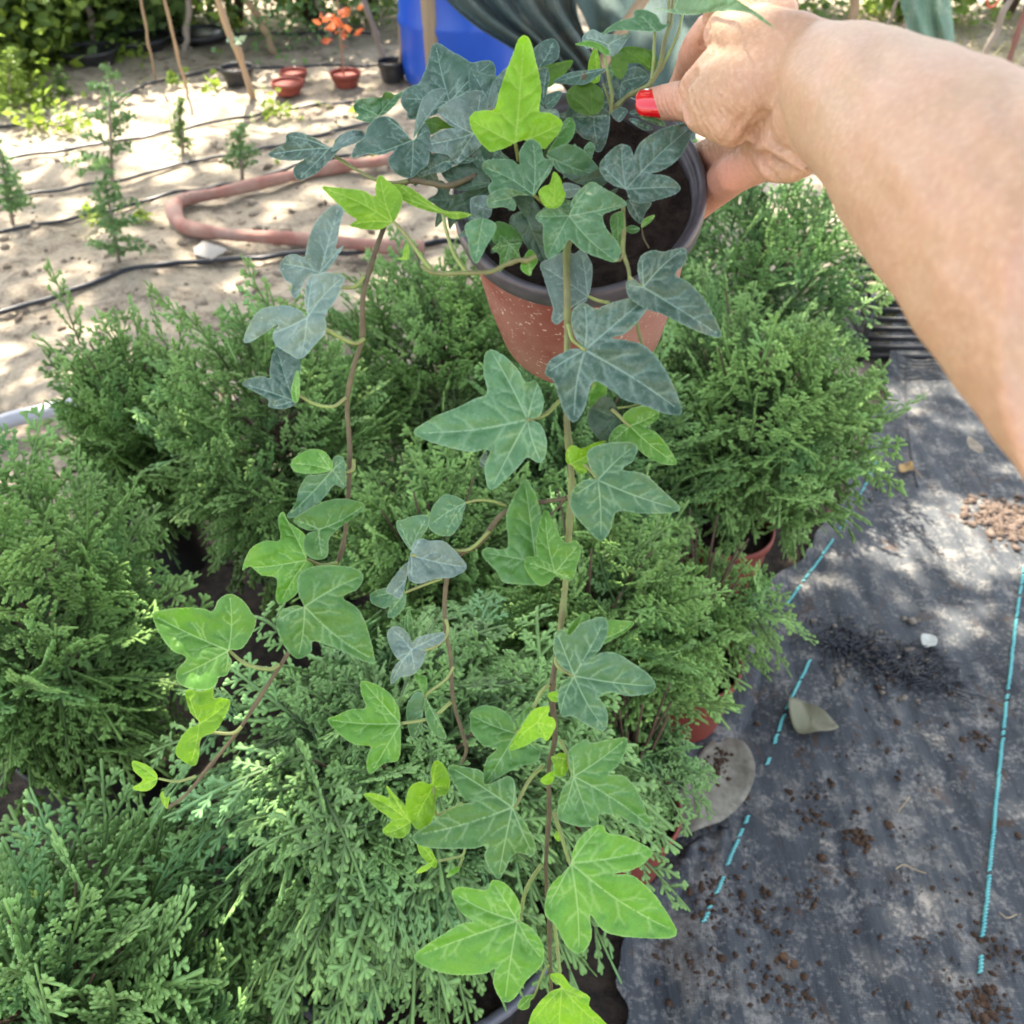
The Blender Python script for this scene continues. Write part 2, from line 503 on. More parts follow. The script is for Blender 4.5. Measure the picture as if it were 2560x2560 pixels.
rag('dry_leaf', [(1480, 1345), (1500, 1335), (1530, 1350), (1560, 1370), (1578, 1385), (1545, 1400), (1515, 1402), (1490, 1385)], .007,
    simple('olive_dry_leaf', (.15, .155, .085), (.20, .185, .12), 40, .7, .4), 'curled olive dry leaf lying beside the turquoise line below the fibre heap', 'dry leaf', .009, 2, .0006, [(1490, 1345), (1478, 1320), (1482, 1308)])
rag('dry_leaf', [(1222, 1605), (1250, 1560), (1290, 1500), (1320, 1440), (1350, 1412), (1395, 1418), (1418, 1460), (1410, 1510), (1370, 1560), (1310, 1600), (1260, 1612)], .020,
    simple('grey_dry_leaf', (.24, .225, .17), (.13, .115, .085), 45, .75, .5), 'big grey-beige dry leaf with soil on it, beside the folded fabric border', 'dry leaf', .003, 4, .0008, [(1230, 1603), (1215, 1612), (1205, 1618)])
b = Bag(); pts = cluster(1350, 1470, .014, 150) + cluster(1365, 1450, .010, 60) + cluster(1240, 1600, .007, 50)
scatter(b, pts, .001, .005, lambda x, y: fz(x, y) + .021)
tag(b.build('soil_crumbs', [SOIL]), 'dark crumbs of soil lying on the big dry leaf', 'soil', kind='stuff')
rag('dry_leaf', [(1690, 895), (1702, 888), (1716, 892), (1718, 902), (1700, 905)], .005, simple('ochre_dry_leaf', (.50, .33, .12), (.35, .22, .1), 80, .8),
    'small ochre dry leaf on the fabric near the forearm', 'dry leaf', .006, 1, .0006, [(1716, 898), (1726, 905), (1735, 915)])
rag('paper_scrap', [(1732, 1212), (1752, 1210), (1762, 1222), (1758, 1232), (1740, 1233)], .010, simple('pale_scrap', (.55, .56, .50), (.45, .46, .4), 60, .8),
    'small pale scrap at the right end of the fibre heap', 'scrap', .003, 1, .0008)
# twigs and straws on the fabric
for k, (pl, lab) in enumerate(((((1690, 1540), (1705, 1522), (1712, 1512)), 'short pale straw on the fabric above the soil spots'),
                  (((1685, 1650), (1700, 1640), (1722, 1645), (1745, 1652)), 'bent dry tendril lying on the fabric in the lower right'),
                  (((1880, 1728), (1895, 1738), (1915, 1730)), 'curved straw on the fabric right of the long marker line'),
                  (((1708, 700), (1706, 760), (1712, 840), (1722, 905), (1728, 930)), 'thin dark wire lying on the fabric near the forearm'))):
    c = catmull(np.array([(*ground('V', *p_)[:2], 0) for p_ in pl]), 8)
    c[:, 2] = [fz(a_, b_) + .004 for a_, b_ in c[:, :2]]
    V, q, t = tube(c, .0011 if k < 3 else .002, 6)
    o = mesh('straw' if k < 3 else 'wire', V, quads=q, tris=t, mats=[PALEBIT if k < 3 else FIB]); tag(o, lab, 'straw' if k < 3 else 'wire')
# clumps of earth at the right of the fabric
c = ground('V', 1905, 985)
b = Bag(); scatter(b, [(c.x + random.gauss(0, .045), c.y + random.gauss(0, .035)) for _ in range(1300)], .0015, .011, fz)
tag(b.build('soil_heap', [simple('dry_earth', (.07, .045, .032), (.15, .11, .085), 40, .95, .8, 120)]), 'small heap of crumbly earth on the fabric at the right edge', 'soil', kind='stuff')

# ============================================================ DRIP LINES AND PIPES
DRIP = simple('drip_plastic', (.012, .014, .022), (.05, .05, .055), 12, .38, 0)
def hose(pts, r, mat, name, label, cat, z=0, group=None, jit=0, k=10, n=10, wav=0):
    c = np.array([(*ground('V', *p_)[:2], 0) for p_ in pts]); c = catmull(c, n)
    if wav: c[:, 1] += wav * noise2(c[:, 0], c[:, 1] * 0, 5, int(pts[0][1]))
    c[:, 2] = [float(gz_at(a_, b_)) * .5 + r * .9 + z for a_, b_ in c[:, :2]]
    V, q, t = tube(c, r, k, jitter=jit)
    cc = c[len(c) // 2]
    o = mesh(name, V - cc, quads=q, tris=t, mats=[mat]); o.location = cc
    tag(o, label, cat, group)
    return o
GR = 'black drip irrigation lines along the planting rows'
hose([(-260, 650), (0, 585), (130, 550), (290, 505), (470, 482), (700, 470), (900, 455)], .009, DRIP, 'drip_line', 'black drip line nearest the camera, curving below the terracotta pipe', 'drip line', 0, GR, wav=.006)
hose([(-200, 482), (0, 440), (130, 412), (330, 368), (500, 330), (640, 296), (800, 262)], .007, DRIP, 'drip_line', 'black drip line running behind the far arm of the terracotta pipe', 'drip line', 0, GR, wav=.01)
hose([(-200, 412), (0, 375), (170, 345), (400, 298), (540, 272), (700, 232)], .007, DRIP, 'drip_line', 'black drip line passing the feet of the two small firs', 'drip line', 0, GR, wav=.012)
hose([(-200, 350), (0, 300), (250, 262), (400, 228), (500, 210), (680, 190), (800, 178)], .0075, DRIP, 'drip_line', 'black drip line through the sunlit sand in mid distance', 'drip line', 0, GR, wav=.012)
hose([(-200, 265), (0, 240), (150, 222), (280, 160), (420, 132), (560, 128), (760, 118)], .007, DRIP, 'drip_line', 'farthest black drip line, beside the shallow black pot', 'drip line', 0, GR, wav=.012)
hose([(-200, 130), (-20, 122), (120, 112), (300, 74), (480, 66), (700, 62)], .0075, DRIP, 'drip_line', 'black drip line along the foot of the shrubs', 'drip line', 0, GR, wav=.012)
# terracotta coloured soft pipe lying in a loop
TERR = simple('terracotta_pipe', (.30, .125, .095), (.37, .24, .19), 9, .85, .6, 40, .006)
pc = [(900, 285), (800, 300), (700, 318), (640, 326), (560, 342), (490, 358), (420, 375), (352, 388), (331, 408), (352, 440), (430, 455), (540, 462), (640, 470), (720, 478), (800, 480)]
c = np.array([(*ground('V', *p_)[:2], 0) for p_ in pc]); c = catmull(c, 14); c[:, 2] = .028
rad = .026 * (1 + .12 * noise2(np.arange(len(c)) * .3, np.zeros(len(c)), 1, 3) + .05 * noise2(np.arange(len(c)) * 1.3, np.zeros(len(c)), 1, 4)); rad[8 * 14 - 4: 8 * 14 + 8] *= 1.18
V, q, t = tube(c, rad, 14); V[:, 2] = np.maximum(V[:, 2] * .92, -.004)
cc = c[110]; o = mesh('irrigation_pipe', V - cc, quads=q, tris=t, mats=[TERR]); o.location = cc
tag(o, 'thick terracotta coloured pipe lying in a sharp loop on the sand', 'pipe')
# pale pipe at the left
c = np.array([(*ground('V', *p_)[:2], .03) for p_ in ((-60, 850), (20, 812), (90, 795), (160, 775))]); c = catmull(c, 10)
V, q, t = tube(c, .022, 14); o = mesh('grey_pipe', V - c[10], quads=q, tris=t, mats=[simple('grey_plastic', (.42, .42, .46), (.5, .5, .53), 10, .4)]); o.location = c[10]
tag(o, 'short pale grey pipe lying on the sand at the left edge', 'pipe')
# white plastic strips glimpsed between the conifers
c = np.array([(*ground('V', *p_)[:2], .035) for p_ in ((430, 985), (480, 978), (520, 976), (610, 972))])
V, q, t = tube(catmull(c, 6), .012, 8); o = mesh('white_tube', V - c[1], quads=q, tris=t, mats=[simple('white_plastic', (.78, .76, .78), (.7, .7, .7), 10, .35)]); o.location = c[1]
tag(o, 'white plastic tube in the gap between two potted conifers', 'tube')
rg = [ground('V', *p_) for p_ in ((365, 470), (385, 462), (425, 468), (430, 480), (400, 492), (370, 488))]
cc = sum(rg, Vector()) / len(rg)
V = [(p_.x - cc.x, p_.y - cc.y, .004 + .012 * (i % 2)) for i, p_ in enumerate(rg)] + [(0, 0, .03)]
o = mesh('plastic_rag', V, faces=[(i, (i + 1) % 6, 6) for i in range(6)], mats=[simple('pale_plastic', (.22, .20, .17), (.16, .15, .13), 30, .5)]); o.location = cc
tag(o, 'crumpled pale plastic rag on the sand in front of the terracotta pipe', 'rag')
# ============================================================ POTTED CONIFERS (thuja)
def thuja_mat(name, tip, base):
    m, nt, p = new_mat(name)
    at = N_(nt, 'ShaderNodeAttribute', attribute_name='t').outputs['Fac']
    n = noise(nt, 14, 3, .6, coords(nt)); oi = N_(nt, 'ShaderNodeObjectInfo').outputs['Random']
    c = mixc(nt, at, base, tip)  # pale new growth at the tips; interior shade put into the dark base colour
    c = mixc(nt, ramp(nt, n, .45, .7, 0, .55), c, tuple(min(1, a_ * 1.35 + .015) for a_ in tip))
    n2 = noise(nt, 7, 2, .5, coords(nt)); c = mixc(nt, ramp(nt, n2, .55, .75, 0, .6), c, (tip[0] * .7, tip[1] * .95, tip[2] * 1.5))
    nt.links.new(c, p.inputs['Base Color']); p.inputs['Roughness'].default_value = .52
    p.inputs['Specular IOR Level'].default_value = .45
    bump(nt, noise(nt, 700, 2, .5, coords(nt)), .5, .0008, p)
    tr = N_(nt, 'ShaderNodeBsdfTranslucent'); nt.links.new(c, tr.inputs[0])
    mx = N_(nt, 'ShaderNodeMixShader'); mx.inputs[0].default_value = .14
    nt.links.new(p.outputs[0], mx.inputs[1]); nt.links.new(tr.outputs[0], mx.inputs[2])
    nt.links.new(mx.outputs[0], nt.nodes['Material Output'].inputs[0])
    return m
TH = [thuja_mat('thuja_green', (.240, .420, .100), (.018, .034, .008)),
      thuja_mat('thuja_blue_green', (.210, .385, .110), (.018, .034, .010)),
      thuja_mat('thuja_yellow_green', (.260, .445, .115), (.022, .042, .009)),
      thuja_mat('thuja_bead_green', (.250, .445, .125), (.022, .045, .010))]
BARK = simple('twig_bark', (.060, .035, .020), (.10, .06, .035), 60, .8)

def twig(p0, p1, w, t0, t1, out):
    """flattened, slightly beaded shoot lying in the xy plane of its spray"""
    d = p1 - p0; L = np.linalg.norm(d[:2]) + 1e-9
    s = np.array((-d[1], d[0], 0)) / L; n = np.array((0, 0, 1.0))
    V = []
    for f, ww in ((0, .70), (.45, 1.0), (.90, .95)):
        c = p0 + d * f
        V += [c + s * w * ww * .5, c + n * w * .27 * ww, c - s * w * ww * .5, c - n * w * .27 * ww]
    V.append(p1)
    q = []
    for r_ in (0, 4):
        q += [[r_ + i, r_ + (i + 1) % 4, r_ + 4 + (i + 1) % 4, r_ + 4 + i] for i in range(4)]
    t = [[8 + i, 8 + (i + 1) % 4, 12] for i in range(4)]
    a = [t0] * 4 + [(t0 + t1) / 2] * 4 + [t1] * 5
    out.append((np.array(V), np.array(q), np.array(t), np.array(a)))

def make_spray(seed, npair=5, W=.035):
    """open fern-like fan: stalk, alternate side shoots, short blunt end shoots with gaps between"""
    r = np.random.default_rng(seed); out = []
    bw = r.uniform(-.10, .10)
    ax = lambda s: np.array((s, bw * s * s, 0))
    K = 6
    for k in range(K):
        twig(ax(k / K), ax((k + 1.12) / K), W * (1.0 - .25 * k / K), .05 + .14 * k, .12 + .15 * k, out)
    for k in range(npair):
        for sd_ in (-1, 1):
            if r.random() < .10: continue
            s = .06 + .88 * (k + (.5 if sd_ > 0 else 0) + r.uniform(-.12, .12)) / npair
            L = (.40 * (1 - s) ** .8 + .075) * r.uniform(.6, 1.15)
            ang = sd_ * R(r.uniform(36, 54)); cur = -sd_ * R(r.uniform(4, 16))
            nseg = 3 if L > .18 else 2
            pts = [ax(s)]
            for j in range(nseg):
                pts.append(pts[-1] + np.array((math.cos(ang), math.sin(ang), 0)) * L / nseg); ang += cur
            for j in range(nseg):
                twig(pts[j], pts[j] + (pts[j+1] - pts[j]) * 1.12, W * .95, .25 + .45 * j / nseg, .45 + .55 * (j + 1) / nseg, out)
            m = int(L / .070)
            for j in range(m):
                f = (j + .7) / (m + .45) * nseg; i = min(nseg - 1, int(f)); q0 = pts[i] + (pts[i+1] - pts[i]) * (f - i)
                dirn = math.atan2(*(pts[i+1] - pts[i])[[1, 0]])
                for s2 in (-1, 1):
                    if r.random() < .22: continue
                    l2 = r.uniform(.045, .085) * (1.15 - .5 * j / (m + 1))
                    a2 = dirn + s2 * R(r.uniform(32, 52))
                    twig(q0, q0 + np.array((math.cos(a2), math.sin(a2), 0)) * l2, W * .98, .55, 1.05, out)
    n = 0; V = []; Q = []; T = []; A = []
    for v, q, t, a in out:
        V.append(v); Q.append(q + n); T.append(t + n); A.append(a); n += len(v)
    return np.vstack(V), np.vstack(Q), np.vstack(T), np.concatenate(A)
SPR = [make_spray(k, 4 + k % 3) for k in range(12)]

def bush_foliage(seed, rad, H, n, up=.75, droop=0.0, L=(.10, .15), upright=0.0):
    """sprays on an ellipsoid of half-axes rad, rad, H/2 centred at z = H/2"""
    r = np.random.default_rng(seed)
    VV = []; QQ = []; TT = []; AA = []; nn = 0
    for k in range(n):
        z = 1 - 2 * (k + .5) / n; ph = k * 2.39996 + r.normal(0, .2)
        nr = math.sqrt(max(0, 1 - z * z)); nv = np.array((nr * math.cos(ph), nr * math.sin(ph), z))
        lump = 1 + .13 * math.sin(3.1 * nv[0] + 2 * nv[1] + seed) + .11 * math.sin(5 * nv[1] - 4 * nv[2] + seed * 2)
        layer = r.choice((1.0, .86, .66), p=(.55, .3, .15))
        ln = r.uniform(*L)
        e = np.array((rad, rad, H / 2)) * lump * layer
        tip = nv * e * r.uniform(.90, 1.10) * (1.16 if r.random() < .10 else 1)
        ax = nv * np.array((1, 1, .7)) + np.array((0, 0, up if z > -.2 else up * .3)) + r.normal(0, .26, 3)
        if droop: ax += np.array((0, 0, -droop * max(0, .75 - z)))
        ax /= np.linalg.norm(ax)
        side = np.cross(ax, nv + r.normal(0, .38, 3)); side /= np.linalg.norm(side) + 1e-9
        nrm = np.cross(ax, side)
        s, q, t, a = SPR[r.integers(len(SPR))]
        bend = r.uniform(-.05, .45) + droop * .3
        x = s[:, 0]; wd = r.uniform(.8, 1.15)
        out_ = nv - ax * (nv @ ax)
        # curve: the end of the spray nods outwards / down
        V = x[:, None] * ax + (s[:, 1] * wd)[:, None] * side + s[:, 2:3] * nrm
        V = V + (x ** 2 * bend)[:, None] * (out_ * .5 + np.array((0, 0, -.55 - droop * .6))) + (np.abs(s[:, 1]) * x * r.uniform(-.35, .35))[:, None] * nrm
        base = tip - ax * ln * .85
        VV.append(V * ln + base); QQ.append(q + nn); TT.append(t + nn)
        AA.append(np.clip(a, 0, 1.1) ** 1.2 * (.35 + .65 * (layer > .8)) * r.uniform(.65, 1.2)); nn += len(V)  # inner sprays get a darker colour, standing in for shade inside the bush
    V = np.vstack(VV) + (0, 0, H / 2)
    return V, np.vstack(QQ), np.vstack(TT), np.clip(np.concatenate(AA), 0, 1.1)

def bush_wood(seed, rad, H, n=16):
    r = np.random.default_rng(seed); b = Bag()
    V, q, t = tube([(0, 0, -.12), (.004, 0, H * .2), (-.006, .005, H * .5), (0, 0, H * .8)], [.011, .009, .006, .003], 7); b.add(V, q, t)
    for k in range(n):
        a = k * 2.4; z0 = H * (.08 + .6 * (k / n)); e = .42 * rad
        V, q, t = tube([(0, 0, z0), (math.cos(a) * e * .5, math.sin(a) * e * .5, z0 + .04), (math.cos(a) * e, math.sin(a) * e, z0 + .12 + .05 * r.random())], [.0035, .0025, .0014], 5)
        b.add(V, q, t)
    return b

POTM = {'red': simple('red_brown_pot', (.26, .055, .035), (.21, .045, .03), 15, .55, .15), 'black': simple('black_pot', (.018, .018, .02), (.04, .04, .042), 15, .42, .15),
        'rim': simple('grey_pot_rim', (.10, .10, .115), (.16, .16, .175), 30, .35)}
PEAT = simple('potting_soil', (.022, .015, .011), (.05, .035, .025), 90, .95, 1.0, 160, .006, .2)
def pot(root, r, h, col, rimcol=None):
    prof = [(0, 0), (r * .74, 0), (r * .76, .006), (r * .95, h - .022), (r * .96, h - .02), (r * .955, h - .03), (r * .88, h * .72), (0, h * .7)]
    V, q, t = lathe(prof, 40); o = mesh('pot', V, quads=q, mats=[POTM[col]], parent=root)
    rp = [(r * .955, h - .022), (r * 1.0, h - .022), (r * 1.02, h - .012), (r * 1.02, h - .003), (r * 1.0, h), (r * .965, h - .001), (r * .94, h - .012), (r * .955, h - .022)]
    V, q, t = lathe(rp, 48); mesh('rim', V, quads=q, mats=[POTM[rimcol or col]], parent=o)
    rg = np.linspace(0, r * .945, 9); V = []
    for a in rg:
        for j in range(36):
            V.append((a * math.cos(j * R(10)), a * math.sin(j * R(10)), h - .028 + .004 * math.sin(a * 160 + j) + .003 * random.random()))
    q = [[a * 36 + j, a * 36 + (j + 1) % 36, (a + 1) * 36 + (j + 1) % 36, (a + 1) * 36 + j] for a in range(8) for j in range(36)]
    mesh('soil', V, quads=q, mats=[PEAT], parent=root)

# (x, y, radius, foliage base z, foliage height, sprays, material, droop, pot radius, pot h, pot colour, label)
BUSH = [
 (-.49, .43, .21, .15, .44, 360, 3, .0, .13, .20, 'black', 'round conifer in the bottom left corner, its thick bead-like shoots nearest the camera'),
 (-.70, .95, .235, .18, .50, 470, 0, .10, .11, .20, 'black', 'bushy conifer at the left edge, above the corner one'),
 (-.76, 1.56, .175, .13, .46, 330, 2, .05, .10, .20, 'black', 'feathery conifer farthest left against the pale sand'),
 (-.43, 1.43, .235, .15, .54, 440, 2, .10, .11, .20, 'black', 'conifer directly behind the left hanging ivy stem'),
 (-.14, 1.75, .24, .16, .50, 400, 0, .0, .11, .20, 'black', 'conifer left of the held pot, behind the ivy leaves'),
 (-.13, .66, .235, .20, .50, 560, 1, .75, .205, .23, 'black', 'large drooping blue-green conifer at the bottom centre in a wide black pot with grey rim'),
 (.10, 1.38, .22, .16, .50, 380, 1, .1, .11, .20, 'black', 'conifer directly beneath the held pot'),
 (.115, 1.00, .20, .19, .40, 430, 0, .30, .10, .20, 'red', 'spreading conifer right of the main ivy stem with low side branches'),
 (.44, 1.46, .245, .25, .43, 500, 2, .05, .095, .19, 'red', 'bright green conifer right of the ivy in a red-brown pot standing on the fabric edge'),
 (.60, 2.12, .27, .15, .52, 440, 1, .0, .10, .20, 'black', 'blurred conifer below the hand, farthest back on the right'),
 (.26, 1.85, .25, .15, .50, 380, 1, .0, .10, .20, 'black', 'conifer half hidden behind the held red pot'),
 (-.13, 1.12, .18, .16, .46, 260, 0, .15, .09, .18, 'black', 'conifer in the middle of the group, between the two longest ivy stems'),
 (.175, .82, .10, .21, .18, 130, 1, .6, .085, .17, 'red', 'small low conifer in a red-brown pot behind the lower ivy leaves'),
 (.315, 1.11, .13, .22, .20, 160, 0, .3, .09, .18, 'red', 'low conifer in a red-brown pot beside the folded fabric border'),
]
for k, (x, y, r_, z0, H, n, mt, dr, pr, ph, pc_, lab) in enumerate(BUSH):
    e = empty('potted_conifer', (x, y, 0)); tag(e, lab, 'conifer', 'potted conifers standing close together')
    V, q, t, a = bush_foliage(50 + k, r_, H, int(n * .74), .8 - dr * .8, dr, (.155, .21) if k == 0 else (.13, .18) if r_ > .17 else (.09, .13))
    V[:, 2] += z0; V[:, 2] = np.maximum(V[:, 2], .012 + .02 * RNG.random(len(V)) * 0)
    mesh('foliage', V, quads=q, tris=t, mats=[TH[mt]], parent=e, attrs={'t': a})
    b = bush_wood(70 + k, r_, H); Vw = np.vstack(b.V); Vw[:, 2] += z0
    mesh('stems', Vw, quads=np.vstack(b.q), tris=np.vstack(b.t), mats=[BARK], parent=e)
    pot(e, pr, ph, pc_, 'rim' if k == 5 else None)

# ============================================================ BACKGROUND PLANTING
def leafmat(name, a, b_, trans=.35, rough=.5):
    m = simple(name, a, b_, 3, rough, trans=trans); return m
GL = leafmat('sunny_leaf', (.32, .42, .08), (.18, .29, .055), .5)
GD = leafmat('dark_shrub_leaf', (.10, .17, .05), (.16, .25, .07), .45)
GY = leafmat('yellow_green_leaf', (.30, .38, .05), (.17, .27, .04), .55)
GR_ = leafmat('red_leaf', (.50, .09, .035), (.55, .22, .08), .45)
FIR = simple('fir_needle', (.11, .22, .08), (.17, .30, .09), 20, .6, trans=.3)
STAKE = simple('cane', (.42, .29, .17), (.30, .20, .12), 8, .75, .4, 40, .003, stretch=(1, 1, .1))
STAKEG = simple('grey_stick', (.24, .19, .15), (.33, .28, .23), 10, .85, .5, 40, .003, stretch=(1, 1, .1))

def leaf_cards(b, C, size, seed, flat=.4):
    """small folded, pointed leaves (6 vertices) at the points C"""
    r = np.random.default_rng(seed); n = len(C)
    d = r.normal(0, 1, (n, 3)); d[:, 2] *= flat; d /= np.linalg.norm(d, axis=1)[:, None]
    u_ = r.normal(0, 1, (n, 3)); s = np.cross(d, u_); s /= np.linalg.norm(s, axis=1)[:, None]; nn = np.cross(d, s)
    L = size * r.uniform(.6, 1.3, (n, 1)); w_ = L * r.uniform(.28, .42, (n, 1))
    V = np.stack([C, C + d * L * .45 + s * w_ - nn * L * .1, C + d * L, C + d * L * .45 - s * w_ - nn * L * .1, C + d * L * .5 + nn * 0], 1).reshape(-1, 3)
    i = np.arange(n)[:, None] * 5
    t = np.concatenate([i + [0, 1, 4], i + [1, 2, 4], i + [2, 3, 4], i + [3, 0, 4]])
    b.add(V, None, t, 0)

def blob_points(n, r, seed, clumps=14):
    g_ = np.random.default_rng(seed)
    c = g_.normal(0, 1, (clumps, 3)); c /= np.linalg.norm(c, axis=1)[:, None]; c *= g_.uniform(.35, .85, (clumps, 1))
    k = g_.integers(0, clumps, n)
    p = c[k] + g_.normal(0, .20, (n, 3))
    return p * np.array(r)

def shrub(x, y, r, h, n, leaf, mat, label, name='shrub', cat='shrub', group=None, stems=7, clumps=16):
    e = empty(name, (x, y, 0)); tag(e, label, cat, group)
    b = Bag(); p = blob_points(n, (r, r, h * .55), int(abs(x * 100) + y * 10), clumps) + (0, 0, h * .42)
    p[:, 2] = np.abs(p[:, 2]); leaf_cards(b, p, leaf, 3)
    mesh('foliage', np.vstack(b.V), tris=np.vstack(b.t), mats=[mat], parent=e)
    b = Bag()
    for k in range(stems):
        a = random.random() * 6.28; q_ = random.uniform(.3, .9)
        V, q, t = tube([(0, 0, -.05), (math.cos(a) * r * .2, math.sin(a) * r * .2, h * .4), (math.cos(a) * r * q_, math.sin(a) * r * q_, h * random.uniform(.6, .95))], [h * .014, h * .01, h * .004], 6)
        b.add(V, q, t)
    mesh('stems', np.vstack(b.V), quads=np.vstack(b.q), tris=np.vstack(b.t), mats=[BARK], parent=e)
    return e
GB = 'shrubs closing the nursery at the back'
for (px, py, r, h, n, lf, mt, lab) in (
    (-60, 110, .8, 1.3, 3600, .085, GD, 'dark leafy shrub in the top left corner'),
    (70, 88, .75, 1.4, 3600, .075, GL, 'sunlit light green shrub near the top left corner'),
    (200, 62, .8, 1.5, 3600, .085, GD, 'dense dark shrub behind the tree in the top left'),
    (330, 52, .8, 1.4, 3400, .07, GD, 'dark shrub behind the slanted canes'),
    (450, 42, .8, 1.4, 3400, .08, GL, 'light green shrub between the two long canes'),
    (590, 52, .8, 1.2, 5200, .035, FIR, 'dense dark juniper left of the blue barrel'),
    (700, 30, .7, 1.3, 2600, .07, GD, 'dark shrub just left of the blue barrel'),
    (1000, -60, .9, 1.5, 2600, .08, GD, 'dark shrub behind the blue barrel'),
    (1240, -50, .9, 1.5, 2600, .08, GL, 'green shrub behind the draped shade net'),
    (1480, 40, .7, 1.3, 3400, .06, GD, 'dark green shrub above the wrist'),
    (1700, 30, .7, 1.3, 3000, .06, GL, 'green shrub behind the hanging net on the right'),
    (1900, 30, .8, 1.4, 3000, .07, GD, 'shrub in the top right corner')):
    g_ = ground('V', px, py)
    shrub(g_.x, g_.y, r, h, n, lf, mt, lab, group=GB)

# low weeds and seedlings between the rows
def weeds(name, pts, mat, label, hh, n, lf, seed):
    b = Bag(); r = np.random.default_rng(seed)
    for (px, py, s) in pts:
        g_ = ground('V', px, py); m = max(3, int(n * s))
        c = np.stack([g_.x + r.normal(0, .05 * s, m), g_.y + r.normal(0, .05 * s, m), .01 + np.abs(r.normal(0, hh * s, m))], -1)
        leaf_cards(b, c, lf, seed + m)
    o = b.build(name, [mat]); tag(o, label, 'weeds', kind='stuff')
wp = [(random.uniform(-30, 760), random.uniform(100, 330), random.uniform(.2, .6)) for _ in range(46)]
weeds('weeds', wp, GL, 'small scattered weeds growing in the sandy rows', .02, 8, .022, 5)
wp = [(20, 215, 1.2), (60, 245, .9), (110, 240, 1.2), (150, 250, .8), (40, 170, 1.3), (90, 195, 1), (235, 105, 1), (250, 118, 1), (190, 108, 1), (520, 225, .7), (530, 218, .7), (690, 215, .4), (10, 140, 1.2), (180, 420, .5), (270, 415, .4), (5, 120, 1.6), (50, 140, 1.5), (335, 160, .5), (405, 170, .5)]
weeds('weeds', wp, GY, 'sunlit yellow-green weeds among the rows on the left', .05, 34, .045, 6)

wp = [(8, 95, 2.2), (40, 128, 2.2), (78, 108, 1.9), (20, 160, 1.8), (120, 120, 1.5), (60, 200, 1.2), (-20, 200, 1.6), (150, 100, 1.2)]
weeds('weeds', wp, GY, 'tall sunlit yellow-green plants at the left edge in front of the shrubs', .11, 42, .075, 8)

def fir(px, py, top, label, name='fir_sapling', lean=0.0, wd=.5, cat='young fir', mat=None):
    g_ = ground('V', px, py); 
    # height from the pixel of its top
    (tx, ty), = cv('V', [top]); v = cF + cR * (tx - 1280) / FPX - cU * (ty - 1280) / FPX
    tt = g_.y / v[1]; tp = cO + v * tt; h = tp[2]; lx_ = tp[0] - g_.x
    e = empty(name, (g_.x, g_.y, 0)); tag(e, label, cat)
    V, q, t = tube([(0, 0, -.02), (lx_ * .5, 0, h * .5), (lx_, 0, h)], [.008, .006, .002], 6)
    mesh('trunk', V, quads=q, tris=t, mats=[STAKEG], parent=e)
    b = Bag(); r = np.random.default_rng(int(px))
    z = .12 * h
    while z < h * .97:
        f = z / h; L = h * wd * (1 - f) ** .8 * r.uniform(.5, 1.2) + .02
        for a in r.uniform(0, 6.28, 2):
            d = np.array((math.cos(a), math.sin(a), .55)); d /= np.linalg.norm(d)
            p0 = np.array((lx_ * f, 0, z)); m = max(6, int(L / .006))
            ss = np.repeat(np.linspace(.1, 1, m), 3)
            C = p0 + d * (ss[:, None] * L) + r.normal(0, .006, (len(ss), 3)); C[:, 2] -= .3 * L * ss ** 2
            leaf_cards(b, C, .017, int(r.integers(1e6)), .8)
            V, q, t = tube([p0, p0 + d * L * .5 - (0, 0, .07 * L), p0 + d * L - (0, 0, .3 * L)], [.003, .002, .001], 4); b.add(V, q, t)
        z += h * .075
    mesh('branches', np.vstack(b.V), quads=np.vstack(b.q), tris=np.vstack(b.t), mats=[mat or FIR], parent=e)
fir(225, 500, (195, 320), 'small fir nearest the camera, between the first two drip lines', wd=.42)
fir(210, 345, (205, 118), 'tallest young fir, standing in the middle rows on the left', wd=.42)
fir(22, 418, (-4, 262), 'young fir cut by the left edge of the picture', wd=.42)
fir(456, 330, (452, 232), 'little fir behind the terracotta pipe', wd=.38)
fir(344, 290, (338, 188), 'slim columnar young conifer beside the little fir', wd=.20, mat=GD)
fir(20, 215, (15, 90), 'leafy young conifer in the far left rows', wd=.45, mat=GL)
fir(120, 190, (112, 128), 'short conifer seedling far left behind the tallest fir', wd=.3, mat=GD)
fir(440, 60, (430, 5), 'slim light green fir far back between the canes', wd=.4, mat=GL)

# canes and sticks standing in the soil: bottom pixel, top pixel (at the same distance)
def stick(bot, top, r, mat, label, name='cane', cat='cane', group='canes and sticks standing in the rows', dy=0.0):
    g_ = ground('V', *bot); (tx, ty), = cv('V', [top]); v = cF + cR * (tx - 1280) / FPX - cU * (ty - 1280) / FPX
    tp = cO + v * ((g_.y + dy) / v[1]); tp = tp + (tp - np.array(g_)) * .35
    c = np.linspace(np.array(g_) - (0, 0, .03), tp, 9); c[1:-1] += RNG.normal(0, r * .35, (7, 3))
    V, q, t = tube(catmull(c - np.array(g_), 3), r * (1 + .12 * noise2(np.arange(25), np.zeros(25), 1.5, 3)), 8)
    o = mesh(name, V, quads=q, tris=t, mats=[mat]); o.location = g_; tag(o, label, cat, group)
    return g_, tp
stick((478, 180), (410, -5), .017, STAKE, 'thick pale cane leaning left with a pale green tie')
stick((522, 95), (468, -5), .020, STAKE, 'thick pale cane leaning left, nearer the red pots')
stick((347, 98), (355, -5), .018, STAKEG, 'straight brown stick left of the thick leaning cane')
stick((293, 148), (264, -5), .007, STAKE, 'thin cane above the shallow black pot', )
stick((352, 168), (308, -5), .008, STAKE, 'thin leaning cane right of the shallow black pot')
